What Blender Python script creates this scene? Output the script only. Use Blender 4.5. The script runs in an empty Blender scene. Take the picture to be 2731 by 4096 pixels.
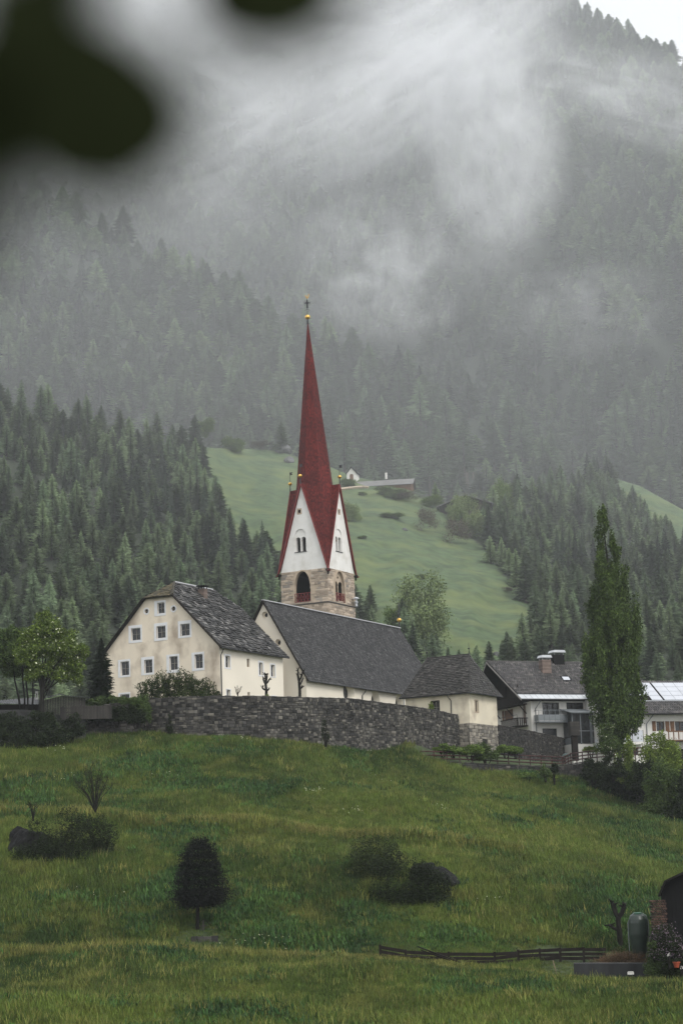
import bpy, bmesh, math, random
import numpy as np
from mathutils import Vector, Matrix, Euler
from mathutils.geometry import delaunay_2d_cdt
R = math.radians
random.seed(7); rng = np.random.default_rng(7)
sc = bpy.context.scene
COL = sc.collection

# ------------------------------------------------------------------ camera
FPX = 8000.0; PW, PH = 2731, 4096
PITCH = math.atan((3550-2048)/FPX); ROLL = R(-1.9)
cam_d = bpy.data.cameras.new('camera'); cam = bpy.data.objects.new('camera', cam_d); COL.objects.link(cam)
cam_d.sensor_fit = 'VERTICAL'; cam_d.sensor_height = 36.0; cam_d.sensor_width = 24.0
cam_d.lens = 36.0*FPX/PH; cam_d.clip_start = 0.1; cam_d.clip_end = 12000
CM = Matrix.Rotation(math.pi/2+PITCH, 4, 'X') @ Matrix.Rotation(ROLL, 4, 'Z')
cam.matrix_world = CM
sc.camera = cam
cam_d.dof.use_dof = True; cam_d.dof.focus_distance = 245; cam_d.dof.aperture_fstop = 1.6; cam_d.dof.aperture_blades = 0

# ------------------------------------------------------------------ light
SUN_EL, SUN_AZ = R(48), R(140)          # azimuth from +Y clockwise: behind the camera, to the right
w = bpy.data.worlds.new('World'); sc.world = w; w.use_nodes = True
nt = w.node_tree; nt.nodes.clear()
out = nt.nodes.new('ShaderNodeOutputWorld'); bg = nt.nodes.new('ShaderNodeBackground')
sky = nt.nodes.new('ShaderNodeTexSky'); sky.sky_type = 'NISHITA'; sky.sun_disc = False
sky.sun_elevation = SUN_EL; sky.sun_rotation = SUN_AZ; sky.altitude = 1500; sky.dust_density = 3.0
hs = nt.nodes.new('ShaderNodeHueSaturation'); hs.inputs['Saturation'].default_value = 0.12
nt.links.new(sky.outputs[0], hs.inputs['Color'])
mx = nt.nodes.new('ShaderNodeMix'); mx.data_type = 'RGBA'; mx.inputs[0].default_value = 0.62
nt.links.new(hs.outputs[0], mx.inputs[6]); mx.inputs[7].default_value = (8.3, 8.5, 8.75, 1)   # even cloud deck
nt.links.new(mx.outputs[2], bg.inputs[0]); bg.inputs[1].default_value = 0.13
nt.links.new(bg.outputs[0], out.inputs[0])
sun_d = bpy.data.lights.new('sun', 'SUN'); sun = bpy.data.objects.new('sun', sun_d); COL.objects.link(sun)
sun_d.energy = 1.5; sun_d.angle = R(25); sun_d.color = (1, .965, .92)
sd = Vector((math.sin(SUN_AZ)*math.cos(SUN_EL), math.cos(SUN_AZ)*math.cos(SUN_EL), math.sin(SUN_EL)))
sun.rotation_euler = sd.to_track_quat('Z', 'Y').to_euler()
sun.location = sd*100
vs = sc.view_settings; vs.view_transform = 'Standard'; vs.look = 'None'; vs.gamma = 1; vs.use_curve_mapping = False
vs.exposure = 0.46
sc.cycles.use_denoising = True
sc.cycles.max_bounces = 8; sc.cycles.diffuse_bounces = 2; sc.cycles.volume_bounces = 3
sc.cycles.transparent_max_bounces = 16

# ------------------------------------------------------------------ helpers
M3 = CM.to_3x3()
def ray(px, py): return M3 @ Vector(((px-PW/2)/FPX, (PH/2-py)/FPX, -1.0))
def pix(px, py, Y):
    r = ray(px, py); return r*(Y/r.y)
M3n = np.array(M3)
def pixn(px, py, Y):
    d = np.stack([(px-PW/2)/FPX, (PH/2-py)/FPX, -np.ones_like(px)], -1) @ M3n.T
    return d*(Y/d[..., 1])[..., None]
def proj(p):
    q = M3.transposed() @ Vector(p); return (q.x/-q.z*FPX+PW/2, PH/2-q.y/-q.z*FPX)
def crop(ox, oy, s): return lambda x, y: (ox+x/s, oy+y/s)
c1 = crop(950, 1150, 1.7417); c2 = crop(350, 2280, 1.742); c3 = crop(950, 2350, 1.96); c4 = crop(1500, 2500, 1.8447)
c5 = crop(1900, 2000, 1.8087); c6 = crop(1450, 3400, 1.224); c7 = crop(0, 2400, 1.68); c8 = crop(2150, 2700, 2.6988)
cf = crop(1960, 2620, 3.136); ct = crop(1090, 2060, 4.48); cm = crop(1300, 1800, 1.96); cg = crop(600, 3100, 1.2062)
cs = crop(0, 2700, 3.4844); cb = crop(2200, 3400, 2.953)

def tag(o, label=None, cat=None, group=None, kind=None):
    if label: o['label'] = label
    if cat: o['category'] = cat
    if group: o['group'] = group
    if kind: o['kind'] = kind
    return o
def empty(name, loc=(0, 0, 0), rz=0, label=None, cat=None, group=None):
    o = bpy.data.objects.new(name, None); COL.objects.link(o); o.location = loc; o.rotation_euler = (0, 0, rz)
    o.empty_display_size = .5
    return tag(o, label, cat, group)

class MB:
    def __init__(s): s.v = []; s.f = []; s.n = 0
    def add(s, v, f):
        s.v.append(np.asarray(v, float).reshape(-1, 3)); s.f += [tuple(i+s.n for i in q) for q in f]; s.n += len(s.v[-1]); return s
    def box(s, a, b, M=None):
        x0, y0, z0 = a; x1, y1, z1 = b
        v = [(x0,y0,z0),(x1,y0,z0),(x1,y1,z0),(x0,y1,z0),(x0,y0,z1),(x1,y0,z1),(x1,y1,z1),(x0,y1,z1)]
        if M is not None: v = [M @ Vector(p) for p in v]
        return s.add(v, [(0,3,2,1),(4,5,6,7),(0,1,5,4),(1,2,6,5),(2,3,7,6),(3,0,4,7)])
    def prism(s, poly, y0, y1):             # poly in (x,z), extruded in y
        n = len(poly); v = [(p[0], y0, p[1]) for p in poly]+[(p[0], y1, p[1]) for p in poly]
        return s.add(v, [tuple(range(n)), tuple(range(2*n-1, n-1, -1))]+[(i, n+i, n+(i+1) % n, (i+1) % n) for i in range(n)])
    def slab(s, pts, n, t):                 # planar polygon pts thickened by t against n
        k = len(pts); n = Vector(n).normalized()
        v = [tuple(p) for p in pts]+[tuple(Vector(p)-n*t) for p in pts]
        return s.add(v, [tuple(range(k)), tuple(range(2*k-1, k-1, -1))]+[(i, k+i, k+(i+1) % k, (i+1) % k) for i in range(k)])
    def tube(s, pts, rad, seg=6, cap=True):
        pts = [Vector(p) for p in pts]; n = len(pts)
        if not hasattr(rad, '__len__'): rad = [rad]*n
        up = Vector((0.13, 0.31, 0.94)); vv = []
        for i, p in enumerate(pts):
            t = (pts[min(i+1, n-1)]-pts[max(i-1, 0)]).normalized()
            a = t.cross(up); a = a.normalized() if a.length > 1e-4 else Vector((1, 0, 0)); b = t.cross(a)
            for k in range(seg):
                th = 2*math.pi*k/seg; vv.append(p+(a*math.cos(th)+b*math.sin(th))*rad[i])
        f = [(i*seg+k, i*seg+(k+1) % seg, (i+1)*seg+(k+1) % seg, (i+1)*seg+k) for i in range(n-1) for k in range(seg)]
        if cap: f += [tuple(range(seg-1, -1, -1)), tuple((n-1)*seg+k for k in range(seg))]
        return s.add(vv, f)
    def lathe(s, prof, c=(0, 0, 0), seg=14):
        v = []; n = len(prof)
        for r, z in prof:
            for k in range(seg):
                th = 2*math.pi*k/seg; v.append((c[0]+r*math.cos(th), c[1]+r*math.sin(th), c[2]+z))
        f = [(i*seg+k, i*seg+(k+1) % seg, (i+1)*seg+(k+1) % seg, (i+1)*seg+k) for i in range(n-1) for k in range(seg)]
        return s.add(v, f+[tuple(range(seg-1, -1, -1)), tuple((n-1)*seg+k for k in range(seg))])
    def build(s, name, m, parent=None, smooth=False, loc=None):
        me = bpy.data.meshes.new(name)
        v = np.concatenate(s.v) if s.v else np.zeros((0, 3))
        me.from_pydata(v.tolist(), [], s.f); me.update()
        if smooth: me.shade_smooth()
        return obj(name, me, m, parent, loc)
def obj(name, me, m=None, parent=None, loc=None):
    o = bpy.data.objects.new(name, me); COL.objects.link(o)
    if m and not me.materials: me.materials.append(m)
    if parent: o.parent = parent
    if loc is not None: o.location = loc
    return o
def npmesh(name, v, f, m):                  # v (N,3), f (F,k) arrays
    me = bpy.data.meshes.new(name); v = np.asarray(v, np.float32); f = np.asarray(f, np.int32); k = f.shape[1]
    me.vertices.add(len(v)); me.vertices.foreach_set('co', v.ravel())
    me.loops.add(f.size); me.loops.foreach_set('vertex_index', f.ravel())
    me.polygons.add(len(f)); me.polygons.foreach_set('loop_start', np.arange(len(f), dtype=np.int32)*k)
    me.update(calc_edges=True); me.validate()
    if m: me.materials.append(m)
    return me

# ------------------------------------------------------------------ materials
def mat(name, col, rough=.8, var=.25, scale=1.0, rnd=0.0, col2=None, c2scale=.3, c2amt=.5, bump=0.0, bscale=20, metal=0.0, spec=None, coords='Object', stretch=(1, 1, 1), rndcol=None, objrnd=None):
    m = bpy.data.materials.new(name); m.use_nodes = True; t = m.node_tree; N = t.nodes; L = t.links
    p = N['Principled BSDF']; p.inputs['Roughness'].default_value = rough; p.inputs['Metallic'].default_value = metal
    if spec is not None: p.inputs['Specular IOR Level'].default_value = spec
    if coords == 'World':
        g = N.new('ShaderNodeNewGeometry'); src = g.outputs['Position']
    else:
        tc = N.new('ShaderNodeTexCoord'); src = tc.outputs['Object']
    mp = N.new('ShaderNodeMapping'); mp.inputs['Scale'].default_value = stretch; L.new(src, mp.inputs[0]); src = mp.outputs[0]
    def noise(sc_, det=4):
        n = N.new('ShaderNodeTexNoise'); n.inputs['Scale'].default_value = sc_; n.inputs['Detail'].default_value = det; L.new(src, n.inputs['Vector']); return n.outputs['Fac']
    def ramp(inp, a, b):
        r = N.new('ShaderNodeMapRange'); r.inputs[1].default_value = a; r.inputs[2].default_value = b; L.new(inp, r.inputs[0]); return r.outputs[0]
    def mixc(f, a, b, mode='MIX'):
        x = N.new('ShaderNodeMix'); x.data_type = 'RGBA'; x.blend_type = mode
        for s_, val in ((0, f), (6, a), (7, b)):
            if hasattr(val, 'links'): L.new(val, x.inputs[s_])
            elif s_ == 0: x.inputs[0].default_value = val
            else: x.inputs[s_].default_value = (*val, 1)
        return x.outputs[2]
    lo = tuple(c*(1-var) for c in col); hi = tuple(min(1, c*(1+var)) for c in col)
    c = mixc(ramp(noise(scale), .3, .7), lo, hi)
    if col2 is not None: 
        c = mixc(ramp(noise(c2scale, 6), .62-c2amt*.3, .72), c, col2)
    if rnd > 0:
        oi = N.new('ShaderNodeObjectInfo'); ge = N.new('ShaderNodeNewGeometry'); ad = N.new('ShaderNodeMath'); ad.operation = 'ADD'
        L.new(oi.outputs['Random'], ad.inputs[0]); L.new(ge.outputs['Random Per Island'], ad.inputs[1])
        fr = N.new('ShaderNodeMath'); fr.operation = 'FRACT'; L.new(ad.outputs[0], fr.inputs[0])
        if rndcol is not None: c = mixc(ramp(fr.outputs[0], .55, 1.0), c, rndcol)
        mr = N.new('ShaderNodeMapRange'); mr.inputs[3].default_value = 1-rnd; mr.inputs[4].default_value = 1+rnd
        w2 = N.new('ShaderNodeMath'); w2.operation = 'MULTIPLY'; w2.inputs[1].default_value = 7.31; L.new(fr.outputs[0], w2.inputs[0])
        w3 = N.new('ShaderNodeMath'); w3.operation = 'FRACT'; L.new(w2.outputs[0], w3.inputs[0]); L.new(w3.outputs[0], mr.inputs[0])
        cb_ = N.new('ShaderNodeCombineXYZ')
        for i in range(3): L.new(mr.outputs[0], cb_.inputs[i])
        c = mixc(1.0, c, cb_.outputs[0], 'MULTIPLY')
    if objrnd:
        oi = N.new('ShaderNodeObjectInfo'); pw = N.new('ShaderNodeMath'); pw.operation = 'POWER'; pw.inputs[1].default_value = 1.6; L.new(oi.outputs['Random'], pw.inputs[0])
        mr = N.new('ShaderNodeMapRange'); mr.inputs[3].default_value = objrnd[0]; mr.inputs[4].default_value = objrnd[1]; L.new(pw.outputs[0], mr.inputs[0])
        cb_ = N.new('ShaderNodeCombineXYZ')
        for i in range(3): L.new(mr.outputs[0], cb_.inputs[i])
        c = mixc(1.0, c, cb_.outputs[0], 'MULTIPLY')
    L.new(c, p.inputs['Base Color'])
    if bump > 0:
        b = N.new('ShaderNodeBump'); b.inputs['Strength'].default_value = bump; b.inputs['Distance'].default_value = .05
        L.new(noise(bscale, 5), b.inputs['Height']); L.new(b.outputs[0], p.inputs['Normal'])
    return m
# ------------------------------------------------------------------ near ground
def tps_fit(P, z, lam=1e-3):
    P = np.asarray(P, float); n = len(P)
    def U(r2): return np.where(r2 > 0, r2*np.log(r2+1e-12), 0)
    d2 = ((P[:, None]-P[None])**2).sum(-1)
    A = np.zeros((n+3, n+3)); A[:n, :n] = U(d2)+lam*np.eye(n)*1e3; A[:n, n] = 1; A[:n, n+1:] = P; A[n, :n] = 1; A[n+1:, :n] = P.T
    s = np.linalg.solve(A, np.concatenate([z, np.zeros(3)]))
    def ev(Q):
        Q = np.asarray(Q, float); o = np.empty(len(Q))
        for i in range(0, len(Q), 20000):
            q = Q[i:i+20000]; d = ((q[:, None]-P[None])**2).sum(-1); o[i:i+20000] = U(d) @ s[:n]+s[n]+q @ s[n+1:]
        return o
    return ev
ctl = []
for px, py, Y in [(-500,3080,192),(0,3015,200),(250,2965,205),(580,2945,209),(1000,2948,211),(1300,2982,217),(1600,3045,225),(1700,3060,228),(1900,3105,233),(2250,3115,240),
                  (2330,3120,240),(2500,3215,232),(2731,3310,218),(3200,3500,200),
                  (0,3300,172),(500,3270,177),(1000,3150,190),(1000,3365,170),(1500,3400,168),(1500,3200,190),(2000,3300,190),(2400,3400,185),(2731,3520,177),
                  (0,3550,155),(500,3550,155),(1000,3550,156),(1500,3560,156),(2000,3560,158),(2500,3600,160),
                  (0,3780,141),(500,3780,142),(1000,3790,143),(1500,3815,143),(2000,3835,143),(2500,3870,140),
                  (0,3890,135),(610,3826,135),(1000,3840,135),(1515,3862,135),(1900,3885,135),(2500,3905,134),(2900,3920,134),
                  (-400,4096,106),(700,4096,105),(1400,4096,105),(2000,4096,105),(2731,4096,106),(0,3960,120),(1365,3960,119),(2700,3980,120)]:
    p = pix(px, py, Y); ctl.append((p.x, p.y, p.z))
for px, py, Y in [(0,3170,186),(250,3110,191),(600,3075,196),(1000,3060,199),(1400,3110,203),(1750,3180,211),(2050,3200,216),(2350,3240,214),(1800,3040,236.8),(1950,3040,239.8),(2150,3045,242.5),(2100,3052,252),(2333,3068,262),(2500,3120,262),(2731,3200,258)]:
    p = pix(px, py, Y); ctl.append((p.x, p.y, p.z))
for x in (-34, -10, 5): ctl.append((x, 232, 18.3)); ctl.append((x, 262, 18.5))
ctl += [(30,275,15),(70,240,4),(-50,225,15.5),(-75,215,12),(-80,260,14),(0,300,15),(60,310,12),(-70,310,12),(0,360,4),(-110,360,2),(110,360,0),
        (0,60,-8),(-70,60,-9),(70,60,-9),(0,20,-4),(0,0,-1.8),(-60,0,-3),(60,0,-3),(0,-30,0),(120,200,4),(-130,200,8),(130,120,-8),(-130,120,-8),(0,460,-6),(200,460,-10),(-200,460,-8),(0,82,-8),(40,82,-8),(-40,82,-8)]
ctl = np.array(ctl)
gfun0 = tps_fit(ctl[:, :2]/50, ctl[:, 2], 1e-5)
def vnoise(x, y, s, seed=0):
    # cheap smooth value noise
    x = np.asarray(x)/s; y = np.asarray(y)/s
    xi = np.floor(x).astype(int); yi = np.floor(y).astype(int); fx = x-xi; fy = y-yi; fx = fx*fx*(3-2*fx); fy = fy*fy*(3-2*fy)
    def h(a, b): 
        n = np.sin(a*127.1+b*311.7+seed*74.7)*43758.5453; return n-np.floor(n)
    return (h(xi, yi)*(1-fx)+h(xi+1, yi)*fx)*(1-fy)+(h(xi, yi+1)*(1-fx)+h(xi+1, yi+1)*fx)*fy
def gfun(x, y):
    x = np.asarray(x, float); y = np.asarray(y, float)
    z = gfun0(np.stack([x, y], -1).reshape(-1, 2)/50).reshape(x.shape)
    near = np.clip((y-95)/15, 0, 1)*np.clip((215-y)/8, 0, 1)
    z = z+near*((vnoise(x, y, 9, 1)-.5)*.9+(vnoise(x, y, 3.1, 2)-.5)*.35)
    # two terrace edges: a crest with a dip behind it, and a path cut across the slope
    c = 136.5-1.2*np.sin(x*.09)+np.clip(x-4, 0, 40)*.0
    z = z+near*(.18*np.exp(-((y-c)/2.2)**2)-.75*np.clip((4-x)/5, 0, 1)*np.exp(-((y-c-5)/3.0)**2))
    c3_ = 173.5+x*-.12+1.0*np.sin(x*.13)
    z = z+near*(.45*np.exp(-((y-c3_)/1.3)**2)-.35*np.exp(-((y-c3_+3)/2.2)**2))*np.clip((18-x)/6, 0, 1)
    return z
def gz(x, y): return float(gfun(np.array([x]), np.array([y]))[0])
def grid_mesh(name, X, Y, Z, m, smooth=True):
    h, w_ = X.shape; v = np.stack([X, Y, Z], -1).reshape(-1, 3); i = np.arange(h*w_).reshape(h, w_)
    f = np.stack([i[:-1, :-1], i[:-1, 1:], i[1:, 1:], i[1:, :-1]], -1).reshape(-1, 4)
    me = npmesh(name, v, f, m)
    if smooth: me.shade_smooth()
    return me
def axis(segs):
    a = []
    for lo, hi, st in segs: a.append(np.arange(lo, hi, st))
    a.append([segs[-1][1]]); return np.concatenate(a)
M_turf = mat('turf_soil', (.035,.052,.016), .95, .35, .6, coords='World')
M_hillgrass = mat('alpine_meadow', (.062,.098,.040), .95, .34, .3, col2=(.12,.15,.05), c2scale=.09, c2amt=.55, bump=1.0, bscale=.35, coords='World')
M_floor = mat('forest_floor', (.024,.032,.02), .95, .3, .05, coords='World')
xs = axis([(-700,-110,30),(-110,-60,3),(-60,70,1.0),(70,120,3),(120,700,30)]); ys = axis([(-60,90,6),(90,225,.75),(225,300,3),(300,560,15)])
X, Y = np.meshgrid(xs, ys)
Xc = np.clip(X, -190, 190); Z = gfun(Xc, Y)
ground = obj('ground', grid_mesh('ground', X, Y, Z, M_turf)); tag(ground, kind='structure')

# ------------------------------------------------------------------ the three mountain sheets
def interp_tab(tab):
    a = np.array(tab, float); return lambda x: np.interp(x, a[:, 0], a[:, 1])
topG = interp_tab([(-900,1500),(0,1640),(400,1690),(650,1780),(830,1790),(1100,1800),(1300,1858),(1400,1902),(1550,1935),(1650,1965),(1900,2060),(2100,2020),(2300,1920),(2430,1905),(2560,1945),(2731,2040),(3500,2300)])
topC = interp_tab([(-900,350),(0,735),(350,890),(520,980),(700,1085),(940,1190),(1115,1330),(1400,1425),(1570,1505),(1800,1640),(1970,1700),(2125,1790),(2300,1960),(2500,2080),(2731,2200),(3500,2500)])
topE = interp_tab([(-900,-900),(1400,-520),(2000,-260),(2200,-60),(2330,50),(2450,110),(2560,185),(2731,270),(3500,700)])
dG = tps_fit(np.array([(-900,3500),(700,3500),(1500,3500),(2300,3500),(3500,3500),(-900,2750),(700,2750),(1400,2750),(2000,2750),(2731,2750),(3500,2750),(-900,1600),(0,1650),(500,1700),(900,1800),(1300,1860),(1400,2200),(1800,2300),(1900,2060),(2400,1920),(2731,2040),(2731,2400),(0,2250),(600,2250),(3500,2300)])/1000.,
             np.array([300,300,300,300,300,425,415,440,440,440,425,600,630,650,690,705,560,545,650,760,740,560,490,520,620.]), 1e-6)
def depG(px, py):
    q = np.stack([px, py], -1).reshape(-1, 2)/1000.; return dG(q).reshape(px.shape)+(vnoise(px, py, 260, 5)-.5)*22+(vnoise(px, py, 90, 6)-.5)*8+(vnoise(px, py*1.6, 45, 7)-.5)*4
def depC(px, py): return 720+(np.clip(2300-py, -200, 3000))*.34+px*.015+(vnoise(px, py, 330, 8)-.5)*60+(vnoise(px, py, 120, 9)-.5)*20
dE = tps_fit(np.array([(-900,2400),(0,2400),(1400,2400),(2731,2400),(3500,2400),(0,1400),(1150,1400),(1700,1400),(2100,1400),(2731,1400),(3500,1400),(0,700),(1150,700),(2000,700),(2731,700),(0,-300),(1400,-300),(2300,50),(2731,250),(3500,700),(-900,-900),(-900,1400)])/1000.,
             np.array([1300,1280,1130,900,850,1480,1470,1330,1180,1060,1000,1650,1700,1450,1260,1900,1950,1800,1620,1500,2000,1500.]), 1e-6)
def depE(px, py):
    q = np.stack([px, py], -1).reshape(-1, 2)/1000.; return dE(q).reshape(px.shape)+(vnoise(px, py, 420, 11)-.5)*130+(vnoise(px, py, 170, 12)-.5)*45
def sheet(name, top, dep, bottom, m, nx=150, ny=130):
    px = np.linspace(-900, 3600, nx); t = np.linspace(0, 1, ny)
    PX = np.repeat(px[None], ny, 0); T = top(px); PY = T[None]+(bottom-T[None])*t[:, None]
    P = pixn(PX, PY, dep(PX, PY))
    # beyond the crest the slope falls away again
    back = P[0].copy(); back[:, 1] += 60; back[:, 2] -= 25; back2 = P[0].copy(); back2[:, 1] += 260; back2[:, 2] -= 160
    P = np.concatenate([back2[None], back[None], P])
    me = grid_mesh(name, P[..., 0], P[..., 1], P[..., 2], m)
    return tag(obj(name, me), kind='structure')
# meadow outline (pixels of the photograph) on the nearer hillside
meadow = [(770,1755),(900,1775),(1050,1795),(1240,1840),(1300,1850),(1420,1905),(1560,1935),(1750,2020),(1790,2080),(1850,2130),(1930,2190),(2010,2290),(2080,2390),(2140,2450),(2150,2560),(2080,2680),(1900,2700),(1760,2660),(1620,2580),(1500,2480),(1400,2400),(1250,2320),(1120,2270),(940,2180),(860,2020),(810,1890)]
meadow2 = [(2400,1880),(2560,1925),(2760,2020),(3300,2230),(3300,2450),(2731,2230),(2640,2150),(2500,2040)]
def inpoly(px, py, poly):
    c = np.zeros(px.shape, bool); n = len(poly)
    for i in range(n):
        x0, y0 = poly[i]; x1, y1 = poly[(i+1) % n]
        k = ((y0 > py) != (y1 > py)) & (px < (x1-x0)*(py-y0)/((y1-y0) or 1e-9)+x0); c ^= k
    return c
hillside = sheet('hillside', topG, depG, 3400, M_hillgrass, 320, 240)
_v = np.empty(len(hillside.data.vertices)*3); hillside.data.vertices.foreach_get('co', _v); _v = _v.reshape(-1, 3); _q = _v @ M3n; _px = _q[:, 0]/-_q[:, 2]*FPX+PW/2; _py = PH/2-_q[:, 1]/-_q[:, 2]*FPX
_in_ = inpoly(_px, _py, meadow) | inpoly(_px, _py, meadow2)
_at = hillside.data.attributes.new('open_meadow', 'FLOAT', 'POINT'); _at.data.foreach_set('value', _in_.astype(np.float32))
_t = M_hillgrass.node_tree; _a = _t.nodes.new('ShaderNodeAttribute'); _a.attribute_name = 'open_meadow'; _m = _t.nodes.new('ShaderNodeMix'); _m.data_type = 'RGBA'; _pb = _t.nodes['Principled BSDF']
_l = _pb.inputs['Base Color'].links[0].from_socket; _t.links.new(_l, _m.inputs[7]); _m.inputs[6].default_value = (.030, .040, .022, 1); _t.links.new(_a.outputs['Fac'], _m.inputs[0]); _t.links.new(_m.outputs[2], _pb.inputs['Base Color'])
ridge = sheet('wooded_hill', topC, depC, 2350, M_floor, 130, 90)
mount = sheet('mountain', topE, depE, 2400, M_floor, 130, 110)

# ------------------------------------------------------------------ haze and clouds
def volmat(name, col, dens, aniso=0.0):
    m = bpy.data.materials.new(name); m.use_nodes = True; t = m.node_tree; t.nodes.clear()
    o = t.nodes.new('ShaderNodeOutputMaterial'); v = t.nodes.new('ShaderNodeVolumePrincipled')
    v.inputs['Color'].default_value = (*col, 1); v.inputs['Density'].default_value = dens; v.inputs['Anisotropy'].default_value = aniso
    t.links.new(v.outputs[0], o.inputs['Volume']); return m, t, v
HAZE = .00013
mh, _, _ = volmat('haze_air', (.80,.83,.875), HAZE)
haze = MB().box((-1150, -75, -70), (1150, 2330, 1120)).build('haze', mh); tag(haze, kind='stuff')
def cloud_mat(dens, seed, th=.38, nscale=1.6):
    m, t, v = volmat('cloud_vapour', (.96,.965,.975), 1.0)
    N = t.nodes; L = t.links
    tc = N.new('ShaderNodeTexCoord'); ln = N.new('ShaderNodeVectorMath'); ln.operation = 'LENGTH'; L.new(tc.outputs['Object'], ln.inputs[0])
    mr = N.new('ShaderNodeMapRange'); mr.inputs[1].default_value = 1.0; mr.inputs[2].default_value = .15; L.new(ln.outputs['Value'], mr.inputs[0])
    mp = N.new('ShaderNodeMapping'); mp.inputs['Location'].default_value = (seed*3.7, seed*1.3, seed*2.1); L.new(tc.outputs['Object'], mp.inputs[0])
    n = N.new('ShaderNodeTexNoise'); n.inputs['Scale'].default_value = nscale; n.inputs['Detail'].default_value = 6; n.inputs['Roughness'].default_value = .64; n.inputs['Distortion'].default_value = .9
    L.new(mp.outputs[0], n.inputs['Vector'])
    r2 = N.new('ShaderNodeMapRange'); r2.inputs[1].default_value = th; r2.inputs[2].default_value = th+.28; L.new(n.outputs['Fac'], r2.inputs[0])
    a = N.new('ShaderNodeMath'); a.operation = 'MULTIPLY'; L.new(mr.outputs[0], a.inputs[0]); L.new(r2.outputs[0], a.inputs[1])
    b = N.new('ShaderNodeMath'); b.operation = 'MULTIPLY'; b.inputs[1].default_value = dens; L.new(a.outputs[0], b.inputs[0])
    L.new(b.outputs[0], v.inputs['Density']); return m
def cloud(px, py, Y, rx, ry, rz, dens, label, ang=0, th=.38, ns=1.6, seed=1):
    bm = bmesh.new(); bmesh.ops.create_icosphere(bm, subdivisions=3, radius=1.0); me = bpy.data.meshes.new('cloud'); bm.to_mesh(me); bm.free()
    o = obj('cloud', me, cloud_mat(dens, seed, th, ns)); o.location = pix(px, py, Y); o.scale = (rx, ry, rz); o.rotation_euler = (0, R(ang), 0)
    return tag(o, label, 'cloud', 'clouds on the mountain', 'stuff')
CL = [
 (1050, 40, 1250, 190, 70, 60, .036, 'white cloud lying across the top centre of the mountain', 6, .44, 3.0, 3),
 (1560, 150, 1220, 190, 60, 42, .040, 'torn cloud streak falling from the top centre to the right', -24, .45, 3.2, 13),
 (640, 40, 1100, 120, 60, 60, .045, 'white cloud showing between the two dark blurred leaves', 35, .40, 2.6, 4),
 (1960, 560, 1180, 52, 40, 80, .060, 'brightest ragged cloud tongue hanging down right above the spire', -12, .38, 2.6, 5),
 (1700, 330, 1180, 120, 50, 45, .075, 'white cloud feeding the bright tongue from the upper left', -32, .42, 3.0, 15),
 (1900, 860, 1120, 40, 40, 60, .020, 'thin wisp trailing down beneath the bright cloud tongue', -12, .42, 2.6, 6),
 (1120, 470, 1180, 130, 60, 36, .035, 'grey cloud streaming to the left of the bright tongue', -26, .45, 3.2, 7),
 (2560, 390, 1100, 110, 50, 28, .035, 'soft cloud veil before the upper right forest', 16, .43, 2.8, 8),
 (1520, 1080, 1060, 55, 50, 50, .030, 'low wisp of fog in the gully right of the spire tip', 25, .44, 2.6, 9),
 (2330, 1240, 900, 50, 30, 28, .016, 'small fog patch among the trees above the poplar', 0, .42, 2.4, 10),
 (420, 560, 1050, 150, 50, 45, .008, 'dim fog over the wooded ridge at the left', 30, .40, 2.4, 11),
 (1250, 1250, 680, 470, 330, 380, .00055, 'wide thin mist hanging before all the wooded slopes', 0, .05, 1.2, 17),
 (1100, 500, 1250, 360, 120, 220, .0028, 'thin grey mist below the white clouds on the mountain', -15, .36, 1.8, 12),
]
for c in CL: cloud(*c)

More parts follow.
